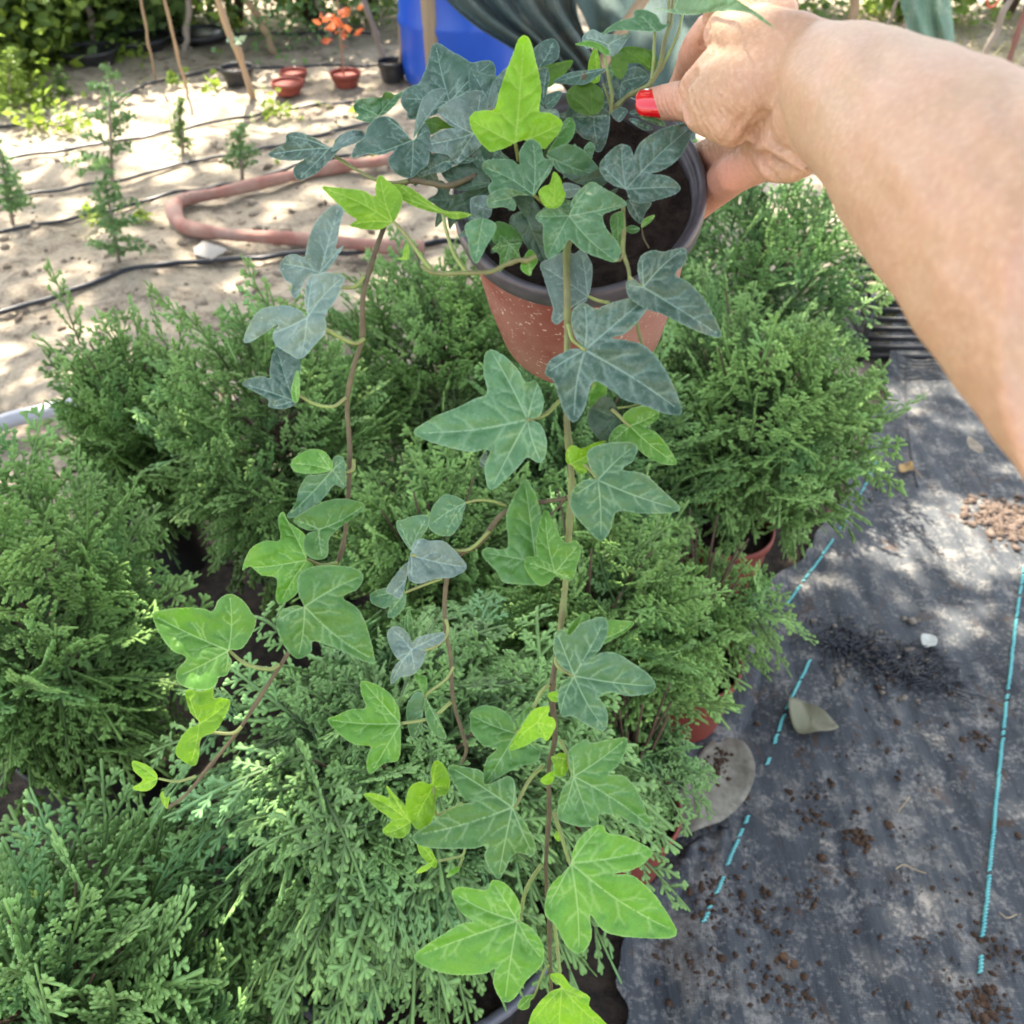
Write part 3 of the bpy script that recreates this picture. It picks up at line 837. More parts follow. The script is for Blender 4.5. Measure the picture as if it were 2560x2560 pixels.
stick((163, 62), (152, -5), .016, STAKEG, 'brown stick near the sunlit shrub')
stick((178, 92), (163, -5), .020, STAKEG, 'pale forked trunk-like stick near the left shrubs')
stick((625, 68), (596, -5), .016, STAKEG, 'grey-brown stick behind the red-leaved seedling')
stick((655, 60), (640, -5), .013, STAKEG, 'brown stick at the right of the red-leaved seedling')
stick((728, 112), (688, -5), .016, STAKEG, 'leaning stick left of the blue barrel')
stick((757, 155), (752, -5), .007, STAKE, 'very thin upright cane just beside the blue barrel')
stick((402, 60), (394, -5), .008, STAKEG, 'thin grey stick far behind the leaning canes')
stick((1608, 75), (1617, -5), .030, STAKE, 'thick wooden stake standing above the wrist')
stick((1655, 85), (1695, -5), .010, STAKEG, 'thin grey stick right of the thick stake')
stick((1700, 90), (1728, -5), .014, STAKEG, 'brown stick in front of the hanging green net')
stick((1850, 125), (1905, -5), .018, STAKEG, 'weathered grey stick leaning right in the top right corner')
stick((1896, 130), (1945, -5), .016, simple('red_brown_cane', (.20, .08, .06), (.28, .13, .10), 8, .6), 'dark reddish cane in the top right corner')
# pale tie on the long cane
g_ = ground('V', 478, 180); (tx, ty), = cv('V', [(443, 76)]); v = cF + cR * (tx - 1280) / FPX - cU * (ty - 1280) / FPX
tp = cO + v * (g_.y / v[1])
b = Bag(); leaf_cards(b, tp + RNG.normal(0, .01, (14, 3)), .05, 4)
o = mesh('plastic_tie', np.vstack(b.V) - tp, tris=np.vstack(b.t), mats=[simple('mint_tie', (.45, .60, .42), (.35, .5, .35), 10, .6)]); o.location = tp
tag(o, 'pale mint green tie knotted on the thick leaning cane', 'plant tie')

# nursery pots and seedlings in the back rows
def plain_pot(px, py, r, h, col, label, plant=None):
    g_ = ground('V', px, py); e = empty('nursery_pot', g_); tag(e, label, 'pot', 'pots half sunk in the back rows')
    pot(e, r, h, col); return g_
plain_pot(262, 92, .19, .07, 'black', 'wide shallow black pot in the back row below the shrubs')
plain_pot(452, 160, .085, .09, 'black', 'black pot at the foot of the thick leaning cane')
plain_pot(175, 120, .15, .08, 'black', 'shallow black pot far left, beside the yellow-green weeds')
plain_pot(382, 76, .17, .05, 'black', 'far black pot behind the thin canes')
plain_pot(545, 176, .08, .06, 'red', 'red pot half sunk in the sand, left of the two')
plain_pot(556, 156, .07, .06, 'red', 'red pot just behind the left red pot')
plain_pot(654, 162, .078, .07, 'red', 'red pot holding the red-leaved seedling')
plain_pot(742, 152, .075, .10, 'black', 'dark pot next to the blue barrel')
g_ = ground('V', 650, 160)
e = empty('red_leaved_seedling', (g_.x, g_.y, .1)); tag(e, 'seedling with orange-red leaves in a red pot left of the barrel', 'seedling')
b = Bag(); h = .62
for z_, n_, s_ in ((.55, 7, .025), (.40, 3, .03), (.2, 20, .05), (.14, 14, .05)):
    leaf_cards(b, np.stack([RNG.normal(0, s_, n_), RNG.normal(0, s_, n_), z_ + RNG.normal(0, .03, n_)], -1), .055, n_)
mesh('leaves', np.vstack(b.V), tris=np.vstack(b.t), mats=[GR_], parent=e)
V, q, t = tube([(0, 0, -.08), (.01, 0, .3), (0, 0, .58)], [.005, .004, .002], 6); mesh('stem', V, quads=q, tris=t, mats=[STAKE], parent=e)
# red watering ring hanging in the plants, top right
o_ = ground('V', 1838, 120); tp = np.array(o_) + (0, 0, .34)
a = np.linspace(0, 2 * np.pi, 25); c = np.stack([tp[0] + .035 * np.cos(a), np.full(25, tp[1]), tp[2] + .06 * np.sin(a)], -1)
V, q, t = tube(c, .007, 6, cap=False); o = mesh('red_ring', V - tp, quads=q, mats=[simple('red_plastic', (.60, .10, .06), None, 10, .4)]); o.location = tp
tag(o, 'small red plastic ring hung on the stick line in the top right', 'ring')
c = np.linspace(tp + (0, 0, .06), tp + (.01, 0, .5), 4); V, q, t = tube(c - tp, .003, 5); o2 = mesh('cord', V, quads=q, tris=t, mats=[STAKE], parent=o)
# dry grass and rubbish behind the forearm
b = Bag(); r = np.random.default_rng(9)
for k in range(1900):
    g_ = ground('V', r.uniform(1560, 2250), r.uniform(20, 210)); L = r.uniform(.05, .16); a = r.uniform(0, 6.28)
    d = np.array((math.cos(a), math.sin(a), r.uniform(.3, 1.6))); d /= np.linalg.norm(d); s = np.cross(d, (0, 0, 1)) * .0035
    p = np.array(g_)
    b.add(np.array([p - s, p + s, p + d * L * .6 + s * .7, p + d * L * .6 - s * .7, p + d * L - (0, 0, L * .15)]), [[0, 1, 2, 3]], [[3, 2, 4]])
tag(b.build('dry_grass', [simple('dry_grass', (.42, .36, .14), (.20, .24, .06), 6, .8, trans=.3)]), 'dry straw-coloured grass on the ground behind the forearm', 'grass', kind='stuff')
# bits of dry grass where the fabric ends below the wrist
b = Bag()
for k in range(420):
    g_ = ground('V', r.uniform(1600, 1720), r.uniform(440, 640)); L = r.uniform(.02, .07); a = r.uniform(0, 6.28)
    d = np.array((math.cos(a), math.sin(a), r.uniform(.1, 1.2))); d /= np.linalg.norm(d); s = np.cross(d, (0, 0, 1)) * .003
    p = np.array(g_) + (0, 0, .012)
    b.add(np.array([p - s, p + s, p + d * L * .6 + s * .7, p + d * L * .6 - s * .7, p + d * L]), [[0, 1, 2, 3]], [[3, 2, 4]])
tag(b.build('dry_grass', [simple('dry_grass_bits', (.30, .22, .10), (.13, .17, .05), 6, .8, trans=.2)]), 'short dry grass and litter beside the black crate', 'grass', kind='stuff')

# black slatted crate behind the right conifers
g_ = ground('V', 1670, 640); e = empty('plastic_crate', (g_.x + .05, g_.y, 0)); tag(e, 'black slatted plastic crate standing behind the right conifer, under the forearm', 'crate')
def box(b, c, s, bev=0):
    x, y, z = c; a, d, h = (s[0] / 2, s[1] / 2, s[2] / 2)
    V = [(x + i * a, y + j * d, z + k * h) for k in (-1, 1) for j in (-1, 1) for i in (-1, 1)]
    b.add(V, [[0, 2, 3, 1], [4, 5, 7, 6], [0, 1, 5, 4], [2, 6, 7, 3], [0, 4, 6, 2], [1, 3, 7, 5]])
b = Bag(); W_, D_, H_ = .34, .26, .2
for k in range(7):
    z = .016 + k * .03
    for s in (-1, 1):
        box(b, (0, s * D_ / 2, z), (W_ - .012, .006, .015)); box(b, (s * W_ / 2, 0, z), (.006, D_ - .012, .015))
box(b, (0, 0, .006), (W_ - .02, D_ - .02, .006))
CR_M = simple('crate_plastic', (.016, .016, .018), (.03, .03, .032), 20, .45)
mesh('slatted_wall', np.vstack(b.V), quads=np.vstack(b.q), mats=[CR_M], parent=e, smooth=False)
for sx in (-1, 1):
    for sy in (-1, 1):
        b = Bag(); box(b, (sx * W_ / 2, sy * D_ / 2, .105), (.018, .018, .21)); mesh('corner_post', np.vstack(b.V), quads=np.vstack(b.q), mats=[CR_M], parent=e, smooth=False)

# ============================================================ BARREL, POST, SHADE NETS
g_ = ground('V', 872, 150)
e = empty('water_barrel', (g_.x, g_.y, 0)); tag(e, 'big blue plastic barrel standing behind the wooden post', 'barrel')
BLUE = simple('blue_plastic', (.010, .075, .46), (.014, .09, .52), 3, .30, .08, 4, .01)
r = .31; H = .92
prof = [(0, .0), (r * .90, 0), (r * .96, .02), (r, .10), (r * 1.0, .27), (r * 1.025, .29), (r * 1.025, .31), (r, .33), (r, .58), (r * 1.025, .60), (r * 1.025, .62), (r, .64), (r * .99, .80), (r * .93, .87), (r * .86, H - .02), (r * .86, H), (r * .80, H), (r * .80, H - .02), (0, H - .02)]
V, q, t = lathe(prof, 64); mesh('body', V, quads=q, mats=[BLUE], parent=e)
V, q, t = lathe([(r * .87, H - .045), (r * .90, H - .045), (r * .905, H - .01), (r * .87, H - .005), (r * .87, H - .045)], 48); mesh('clamp_ring', V, quads=q, mats=[POTM['black']], parent=e)
# round wooden post in front of it
WOOD = simple('weathered_wood', (.34, .26, .17), (.24, .18, .12), 5, .85, .6, 30, .004, stretch=(6, 6, .6))
a0 = ground('V', 826, 178); c = np.array([(a0.x, a0.y, -.03), (a0.x - .02, a0.y, .5), (a0.x - .05, a0.y, 1.4)])
c = catmull(c, 8); cc = c[0].copy(); V, q, t = tube(c - cc, .046 * (1 + .05 * noise2(np.arange(len(c)), np.zeros(len(c)), 2, 2)), 14, jitter=.02)
o = mesh('wooden_post', V, quads=q, tris=t, mats=[WOOD]); o.location = cc; tag(o, 'round wooden post in front of the blue barrel', 'post')

def net_mat(name, a, b_, alpha):
    m, nt, p = new_mat(name); v = coords(nt)
    st = noise(nt, 60, 5, .7, coords(nt, 'Object', (1, 1, .15)))
    c = mixc(nt, st, a, b_); nt.links.new(c, p.inputs['Base Color']); p.inputs['Roughness'].default_value = .7
    w1 = noise(nt, 320, 1, .5, v)
    tr = N_(nt, 'ShaderNodeBsdfTransparent'); mx = N_(nt, 'ShaderNodeMixShader')
    nt.links.new(ramp(nt, w1, .5 - .12, .5 + .12, alpha - .15, min(1, alpha + .15)), mx.inputs[0])
    nt.links.new(tr.outputs[0], mx.inputs[1]); nt.links.new(p.outputs[0], mx.inputs[2]); nt.links.new(mx.outputs[0], nt.nodes['Material Output'].inputs[0])
    bump(nt, math_(nt, 'ADD', st, w1), .5, .01, p)
    return m
NETD = net_mat('dark_shade_net', (.008, .022, .022), (.028, .070, .062), .94)
NETL = net_mat('teal_shade_net', (.028, .072, .062), (.060, .120, .104), .92)
def net(name, rails, folds, amp, mat, label, nu=90, nv=60, seed=1):
    """rails: list of (left (x,y,d), right (x,y,d)) rows from top to bottom"""
    L = catmull(np.array([[*cv('V', [a[:2]])[0], a[2]] for a, _ in rails]), 10)
    Rr = catmull(np.array([[*cv('V', [b_[:2]])[0], b_[2]] for _, b_ in rails]), 10)
    n = len(L); u = np.linspace(0, 1, nu); V = []
    for i in range(n):
        row = L[i][None] * (1 - u[:, None]) + Rr[i][None] * u[:, None]
        f = i / (n - 1)
        row[:, 2] += amp * np.sin(u * folds * 6.28 + 1.5 * math.sin(f * 3 + seed)) * (.4 + .6 * np.abs(noise2(u * 5, u * 0 + f * 2, 1, seed))) 
        row[:, 1] += 10 * noise2(u * 7, u * 0 + f * 3, 1, seed + 3)
        V.append(P(row[:, 0], row[:, 1], row[:, 2]))
    V = np.vstack(V); i = np.arange(n - 1)[:, None] * nu; j = np.arange(nu - 1)[None]
    q = np.stack([i + j, i + j + 1, i + nu + j + 1, i + nu + j], -1).reshape(-1, 4)
    cc = V.mean(0); o = mesh(name, V - cc, quads=q, mats=[mat]); o.location = cc; tag(o, label, 'shade net')
    md = o.modifiers.new('thickness', 'SOLIDIFY'); md.thickness = .002
    return o
net('shade_net', [((700, -150, 3.3), (1135, -150, 2.9)), ((800, -50, 3.2), (1098, -60, 2.8)), ((880, 28, 3.05), (1088, 10, 2.75)), ((965, 82, 2.9), (1105, 70, 2.7)), ((1040, 132, 2.8), (1135, 130, 2.65)), ((1085, 190, 2.75), (1145, 185, 2.65)), ((1100, 240, 2.7), (1150, 240, 2.65))],
    4.5, .055, NETD, 'dark green shade net gathered into folds and hanging beside the blue barrel', seed=2)
net('shade_net', [((1062, -150, 3.1), (1400, -150, 3.2)), ((1080, -20, 3.0), (1370, -20, 3.1)), ((1112, 60, 2.95), (1340, 80, 3.0)), ((1125, 150, 2.9), (1320, 170, 2.95)), ((1130, 260, 2.85), (1310, 280, 2.9))],
    3, .035, NETL, 'teal shade net stretched behind the ivy stems left of the hand', seed=5)
net('shade_net', [((1690, -90, 4.4), (1790, -90, 4.4)), ((1698, 0, 4.4), (1795, 0, 4.4)), ((1712, 60, 4.4), (1800, 60, 4.4)), ((1722, 110, 4.4), (1806, 118, 4.4))], 2, .04, net_mat('sheer_green_net', (.10, .20, .15), (.16, .28, .2), .6),
    'sheer green net hanging between sticks in the top right', 40, seed=7)
# lath along the edge of the teal net
c = np.array([P(*cv('V', [p_])[0], d) for p_, d in (((1262, -70), 2.86), ((1180, 48), 2.82), ((1110, 165), 2.80), ((1070, 235), 2.78))])
cc = c[0]; b = Bag(); c = catmull(c, 4) - cc
V, q, t = tube(c, .020, 4, jitter=.03); o = mesh('wooden_lath', V, quads=q, tris=t, mats=[STAKE], smooth=False); o.location = cc
tag(o, 'slanting pale wooden lath in front of the teal shade net', 'lath')

# ============================================================ SHADE TREES (unseen, outside the picture; crowns placed and shaped for their shade)
CAN = leafmat('canopy_leaf', (.06, .13, .03), (.10, .19, .045), .35)
def shade_tree(tx, ty, cx, cy, cz, rx, ry, dens, label, seed, gaps=(), lf=.11, clump=.55):
    e = empty('shade_tree', (tx, ty, 0)); tag(e, label, 'tree', 'unseen trees placed for their shade')
    r = np.random.default_rng(seed); n = int(dens * rx * ry * 3.14 / .0042)
    a = r.uniform(0, 6.28, n); q_ = np.sqrt(r.random(n))
    x = cx + rx * q_ * np.cos(a); y = cy + ry * q_ * np.sin(a); z = cz + r.normal(0, .28, n) - .5 * q_ ** 2
    nz = noise2(x, y, 2.3, seed) + .9 * noise2(x, y, 6, seed + 1)
    keep = nz > (-9 if clump >= 1 else -1.1 + (1 - clump) * 1.3)
    k = SUNV / SUNV.z
    for (gx_, gy_, gr, gyr) in gaps:        # openings cut so sun patches land on set ground spots
        sx, sy = x - k.x * z, y - k.y * z
        keep &= ((sx - gx_) / gr) ** 2 + ((sy - gy_) / gyr) ** 2 > 1
    C = np.stack([x, y, z], -1)[keep]
    b = Bag(); leaf_cards(b, C - (tx, ty, 0), lf, seed + 5, .35)
    mesh('crown', np.vstack(b.V), tris=np.vstack(b.t), mats=[CAN], parent=e)
    b = Bag(); V, q, t = tube(catmull(np.array([(0, 0, -.1), (.05, 0, 1.2), (.1 * (cx - tx), .1 * (cy - ty), 2.4), (.35 * (cx - tx), .35 * (cy - ty), cz - .9)]), 6), np.linspace(.17, .09, 19), 12, jitter=.03)
    b.add(V, q, t)
    for j in range(11):
        aa = j * 6.28 / 11; en = np.array((cx - tx + rx * .75 * math.cos(aa), cy - ty + ry * .75 * math.sin(aa), cz - .1)); s = np.array((.35 * (cx - tx), .35 * (cy - ty), cz - .95))
        V, q, t = tube(catmull(np.array([s, s * .5 + en * .5 - (0, 0, .15) + r.normal(0, .1, 3), en]), 6), np.linspace(.06, .012, 13), 7); b.add(V, q, t)
    mesh('trunk', np.vstack(b.V), quads=np.vstack(b.q), tris=np.vstack(b.t), mats=[STAKEG], parent=e)
def gp(x, y, r, ry=None):
    g_ = ground('V', x, y); return (g_.x, g_.y, r, ry or r)
gaps = [gp(1690, 1000, .30, .11), gp(1820, 1055, .24, .10), gp(1900, 1000, .16, .16), gp(1755, 745, .15, .20), gp(1600, 950, .12, .12), gp(1775, 1180, .14, .06)]
shade_tree(-3.4, 3.6, SUNV.x / SUNV.z * 3.7 + .25, .25 + SUNV.y / SUNV.z * 3.7, 3.7, 2.6, 2.1, 5.0, 'unseen tree, its crown placed to shade the ivy and potted conifers', 3, gaps, clump=1.0)
shade_tree(4.2, 5.2, SUNV.x / SUNV.z * 6.5 + .4, 4.3 + SUNV.y / SUNV.z * 6.5, 6.5, 3.6, 2.3, 1.1, 'unseen open-crowned tree placed to shade the back rows from the right', 8, [gp(10, 150, 1.5, 1.1), gp(140, 100, 1.0, .8), gp(330, 75, 1.4, .7), gp(560, 200, .5, .15), gp(300, 235, .5, .10), gp(180, 385, .35, .08)], .19, .42)
shade_tree(-6.5, 9.5, -5.4, 9.6, 4.2, 1.6, 1.0, .5, 'unseen light-crowned tree beyond the left rows', 12, (), clump=.6)
# ============================================================ THE HELD POT OF IVY
rimC = P(1445., 470., .484)
AX = .927 * cF - .375 * cU + .085 * cR; AX /= np.linalg.norm(AX)
def rimplane(x, y):
    v = cF + cR * (x - 1280) / FPX - cU * (y - 1280) / FPX
    return float(((rimC - cO) @ AX) / (v @ AX))
def base_d(x, y):
    return rimplane(x, min(y, 720)) - .015 + max(0, y - 720) * 2.8e-5
ivy = empty('potted_ivy', tuple(rimC + AX * .118))
tag(ivy, 'trailing ivy in a red-brown plastic pot with dark rim, held up by the hand', 'potted ivy')
IV0 = np.array(ivy.location)

zc = -AX; xa = np.cross((0, 1.0, 0), zc); xa /= np.linalg.norm(xa); ya = np.cross(zc, xa)
MP = Matrix(((xa[0], ya[0], zc[0], rimC[0] - IV0[0]), (xa[1], ya[1], zc[1], rimC[1] - IV0[1]), (xa[2], ya[2], zc[2], rimC[2] - IV0[2]), (0, 0, 0, 1)))
def held_pot_mat():
    m, nt, p = new_mat('held_pot_plastic'); v = coords(nt)
    n = noise(nt, 30, 6, .65, v); f = noise(nt, 340, 3, .6, v)
    c = mixc(nt, ramp(nt, n, .35, .7), (.155, .036, .026), (.20, .062, .045))
    dst = noise(nt, 9, 4, .6, v); c = mixc(nt, ramp(nt, dst, .42, .68, 0, .7), c, (.33, .20, .16))
    c = mixc(nt, ramp(nt, f, .62, .70), c, (.60, .48, .40))
    nt.links.new(c, p.inputs['Base Color']); p.inputs['Roughness'].default_value = .6; p.inputs['Specular IOR Level'].default_value = .35
    bump(nt, math_(nt, 'ADD', f, n), .25, .0006, p); return m
RR, RB, HH = .0650, .0515, .118
prof = [(0, -HH + .001), (RB - .003, -HH + .001), (RB, -HH + .003), (RB + (RR - RB) * .35, -HH * .66), (RR - .0045, -.013), (RR - .0055, -.011), (RR - .0075, -.013), (RR - .011, -.03), (0, -.035)]
V, q, _ = lathe(prof, 72, MP); body = mesh('pot', V, quads=q, mats=[held_pot_mat()], parent=ivy)
RIMM = simple('held_rim', (.050, .045, .055), (.095, .085, .10), 60, .36, .15, 200, .0004)
prof = [(RR - .0050, -.0125), (RR - .0005, -.0125), (RR + .0005, -.011), (RR + .0008, -.002), (RR, .0005), (RR - .0015, .001), (RR - .003, .0002), (RR - .0042, -.003), (RR - .0050, -.0045), (RR - .0062, -.0045), (RR - .0068, -.012), (RR - .0090, -.030)]
V, q, _ = lathe(prof, 96, MP); mesh('rim', V, quads=q, mats=[RIMM], parent=body)
V = []; nr_, na = 14, 60; 
for i in range(nr_):
    for j in range(na):
        r_ = (RR - .007) * (i / (nr_ - 1)); a = j * 2 * math.pi / na
        x, y = r_ * math.cos(a), r_ * math.sin(a)
        z = -.013 + .0022 * noise2(x * 100, y * 100, 2.2, 5) + .0012 * noise2(x * 100, y * 100, 7, 6) + .002 * (r_ / RR) ** 2
        V.append(MP @ Vector((x, y, z)))
q = [[i * na + j, i * na + (j + 1) % na, (i + 1) * na + (j + 1) % na, (i + 1) * na + j] for i in range(nr_ - 1) for j in range(na)]
mesh('soil', V, quads=q, mats=[simple('ivy_soil', (.018, .012, .010), (.05, .035, .028), 150, .95, 1.0, 420, .003, .2)], parent=ivy)

def ivy_mat(name, a, b_, vein, trans=.18, rough=.42, dust=0.0, dustc=(.34, .40, .37), spec=.42, tint=None):
    m, nt, p = new_mat(name); v = coords(nt, 'World')
    at = N_(nt, 'ShaderNodeAttribute', attribute_name='vein').outputs['Fac']
    ed = N_(nt, 'ShaderNodeAttribute', attribute_name='edge').outputs['Fac']
    oi = N_(nt, 'ShaderNodeObjectInfo').outputs['Random']
    n = noise(nt, 75, 4, .6, v); n2 = noise(nt, 700, 4, .65, v); n3 = noise(nt, 260, 6, .75, v, .5)
    c = mixc(nt, ramp(nt, n, .35, .66), a, b_)
    c = mixc(nt, ramp(nt, n2, .3, .7, 0, .30), c, tuple(x_ * 1.5 + .01 for x_ in b_))
    if dust:
        dd = math_(nt, 'MULTIPLY', ramp(nt, n3, .46, .70), ramp(nt, noise(nt, 30, 3, .6, v), .35, .65, .15, 1))
        c = mixc(nt, math_(nt, 'MULTIPLY', dd, dust), c, dustc)
        sp = noise(nt, 1100, 2, .6, v); c = mixc(nt, ramp(nt, sp, .70, .76, 0, min(.8, dust * 1.4)), c, (.58, .62, .58))
    bs = noise(nt, 62, 2, .5, v, .3); c = mixc(nt, ramp(nt, bs, .765, .785, 0, .85), c, (.10, .055, .02))      # brown blemishes
    hs = N_(nt, 'ShaderNodeHueSaturation'); nt.links.new(ramp(nt, oi, 0, 1, .82, 1.15), hs.inputs['Value']); nt.links.new(c, hs.inputs['Color']); c = hs.outputs[0]
    c = mixc(nt, math_(nt, 'MULTIPLY', at, .78), c, vein)
    c = mixc(nt, ramp(nt, ed, 0, 1, 0, .5), c, vein)
    nt.links.new(c, p.inputs['Base Color']); p.inputs['Specular IOR Level'].default_value = spec
    nt.links.new(ramp(nt, n3, .3, .7, rough - .14, rough + .14), p.inputs['Roughness'])
    h = math_(nt, 'ADD', math_(nt, 'MULTIPLY', n2, .6), math_(nt, 'MULTIPLY', noise(nt, 260, 3, .5, v), 1.0))
    bump(nt, h, .45, .0007, p)
    tr = N_(nt, 'ShaderNodeBsdfTranslucent'); nt.links.new(mixc(nt, 1.0, c, tint or (1.0, 1.15, .45), 'MULTIPLY'), tr.inputs[0])
    mx = N_(nt, 'ShaderNodeMixShader'); mx.inputs[0].default_value = trans
    nt.links.new(p.outputs[0], mx.inputs[1]); nt.links.new(tr.outputs[0], mx.inputs[2]); nt.links.new(mx.outputs[0], nt.nodes['Material Output'].inputs[0])
    return m
TONE = {
 'D': ivy_mat('ivy_dusty', (.024, .062, .042), (.044, .096, .066), (.24, .36, .29), .10, .44, .42),
 'P': ivy_mat('ivy_pale', (.085, .140, .115), (.135, .200, .165), (.33, .45, .38), .14, .48, .50),
 'G': ivy_mat('ivy_grey_green', (.044, .130, .046), (.070, .170, .068), (.27, .42, .24), .15, .42, .25),
 'M': ivy_mat('ivy_mid', (.040, .130, .018), (.064, .170, .030), (.27, .42, .20), .20, .42, .16),
 'F': ivy_mat('ivy_fresh', (.068, .205, .018), (.105, .265, .030), (.34, .52, .20), .28, .42, .06),
 'L': ivy_mat('ivy_lime', (.150, .335, .014), (.215, .410, .022), (.42, .60, .12), .42, .46, .0),
 'U': ivy_mat('ivy_underside', (.055, .125, .014), (.080, .165, .022), (.13, .24, .05), .50, .5, .0),
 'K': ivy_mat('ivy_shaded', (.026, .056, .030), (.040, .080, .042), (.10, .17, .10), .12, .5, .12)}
STEMG = simple('ivy_stem_green', (.19, .23, .07), (.14, .13, .05), 90, .6, .5, 500, .0006)
STEMB = simple('ivy_stem_brown', (.13, .105, .05), (.085, .06, .032), 110, .7, .6, 500, .0008)
PETI = simple('leaf_stalk_green', (.24, .32, .08), (.20, .20, .07), 120, .55, .3, 600, .0004)
LAB = {'L': 'lime green young leaf', 'P': 'pale silvery leaf'}
NLEAF = 0

def pip(px, py, poly):
    x0, y0 = poly[:, 0], poly[:, 1]; x1, y1 = np.roll(x0, -1), np.roll(y0, -1)
    c = ((y0[None] > py[:, None]) != (y1[None] > py[:, None]))
    xi = (x1 - x0)[None] * (py[:, None] - y0[None]) / ((y1 - y0)[None] + 1e-9) + x0[None]
    return (c & (px[:, None] < xi)).sum(1) % 2 == 1

def segd(px, a, b_):
    d = b_ - a; t = np.clip(((px - a) @ d) / (d @ d + 1e-9), 0, 1)
    return np.linalg.norm(px - (a + t[:, None] * d), axis=1), t

def leaf(c, J, out, veins, tone, rank, tx=None, ty=None, droop=None, pet=None, amp=1.0, dd=0.0):
    """c crop, J where stalk and veins meet, out outline, veins = lobe tips; depth is a surface over the outline"""
    global NLEAF
    r = np.random.default_rng(1000 + NLEAF); NLEAF += 1
    J = cv(c, [J])[0]; o = cv(c, out)
    cen0 = o.mean(0); o = cen0 + (o - cen0) * 1.0
    size = np.linalg.norm(o - o.mean(0), axis=1).max() * 2
    sm = catmull(o, 6, True)
    # resample evenly and serrate faintly
    dseg = np.linalg.norm(np.roll(sm, -1, 0) - sm, axis=1); cum = np.r_[0, np.cumsum(dseg)]
    step = max(3.2, size / 90); m = int(cum[-1] / step); s = np.linspace(0, cum[-1], m, endpoint=False)
    smc = np.vstack([sm, sm[:1]])
    sm = np.stack([np.interp(s, cum, smc[:, 0]), np.interp(s, cum, smc[:, 1])], -1)
    sm += r.normal(0, .0016 * size, sm.shape).clip(-.8, .8) * (1.0 if size > 60 else .4)
    g = max(3.6, size / 64)
    lo, hi = sm.min(0), sm.max(0)
    X, Y = np.meshgrid(np.arange(lo[0], hi[0], g), np.arange(lo[1], hi[1], g * .87)); X[1::2] += g / 2
    pts = np.stack([X.ravel(), Y.ravel()], -1); pts += r.uniform(-.15, .15, pts.shape) * g
    pts = pts[pip(pts[:, 0], pts[:, 1], sm)]
    # veins
    segs = []
    wmain = max(1.8, size * .0088)
    for vi in veins:
        tp = cv(c, [vi])[0]; v = tp - J; L = np.linalg.norm(v); nrm = np.array((-v[1], v[0])) / (L + 1e-9)
        bow = r.uniform(-.05, .05) * L; nn = max(4, int(L / 9))
        tt = np.linspace(0, .94, nn); main = J + tt[:, None] * v + (np.sin(tt * np.pi) * bow)[:, None] * nrm
        for i in range(nn - 1): segs.append((main[i], main[i+1], wmain * (1 - .62 * tt[i]), 1.0))
        if size > 55:
            for t0 in np.arange(.20, .80, r.uniform(.22, .30)):
                for sgn in (-1, 1):
                    t1 = t0 + r.uniform(-.09, .09); p0 = J + t1 * v + math.sin(t1 * np.pi) * bow * nrm
                    a = math.atan2(v[1], v[0]) + sgn * R(r.uniform(38, 55)); ln = L * .30 * (1.1 - t1) + size * .03
                    p1 = p0 + np.array((math.cos(a), math.sin(a))) * ln * .55; a -= sgn * R(18)
                    p2 = p1 + np.array((math.cos(a), math.sin(a))) * ln * .45
                    segs += [(p0, p1, wmain * .55, .50), (p1, p2, wmain * .45, .36)]
                    if r.random() < .7:
                        a4 = a + sgn * R(r.uniform(30, 60)); p3 = p1 + np.array((math.cos(a4), math.sin(a4))) * ln * .35
                        segs += [(p1, p3, wmain * .4, .30)]
    extra = []
    for a, b_, wd, st in segs:
        L = np.linalg.norm(b_ - a)
        if L < 1: continue
        k = max(1, int(L / 4.5)); tt = np.arange(k) / k; ctr = a + tt[:, None] * (b_ - a); nr = np.array((-(b_ - a)[1], (b_ - a)[0])) / L
        if st >= .9: extra += [ctr, ctr + nr * wd * 1.15, ctr - nr * wd * 1.15]
        else: extra += [ctr]
    if extra:
        ex = np.vstack(extra); ex = ex[pip(ex[:, 0], ex[:, 1], cen0 + (sm - cen0) * .985)]
        # thin out points that fall together
        key = np.round(ex / 1.5).astype(int); _, ui = np.unique(key, axis=0, return_index=True); ex = ex[ui]
        if len(ex) and len(pts):
            keep = np.ones(len(pts), bool)
            for i in range(0, len(pts), 400):
                keep[i:i+400] = (np.linalg.norm(pts[i:i+400, None] - ex[None], axis=2).min(1) > g * .55)
            pts = pts[keep]
        pts = np.vstack([pts, ex])
    if len(pts):
        be = np.linalg.norm(pts[:, None] - sm[None], axis=2).min(1); pts = pts[be > g * .35]
    allp = np.vstack([sm, pts]); nb = len(sm)
    res = delaunay_2d_cdt([Vector(p_) for p_ in allp], [(i, (i + 1) % nb) for i in range(nb)], [], 1, 1e-4)
    vv = np.array([tuple(p_) for p_ in res[0]]); fc = [list(f) for f in res[2]]
    dm = np.full(len(vv), 1e9); vein = np.zeros(len(vv)); dmain = np.full(len(vv), 1e9)
    for a, b_, wd, st in segs:
        d_, _ = segd(vv, a, b_)
        vein = np.maximum(vein, st * np.clip(1.15 - d_ / wd, 0, 1))
        dm = np.minimum(dm, d_ if st > .9 else d_ + size * .012)
        if st > .9: dmain = np.minimum(dmain, d_)
    de = np.linalg.norm(vv[:, None] - sm[None], axis=2).min(1)
    edge = np.clip(1 - de / 1.8, 0, 1)
    bd = base_d(*J); d0 = bd - rank * .0034 + dd; S = size * d0 / FPX
    droop = r.uniform(.0, .34) if droop is None else droop; tx = r.uniform(-.5, .5) if tx is None else tx; ty = r.uniform(-.28, .20) if ty is None else ty
    rel = (vv - J) / size
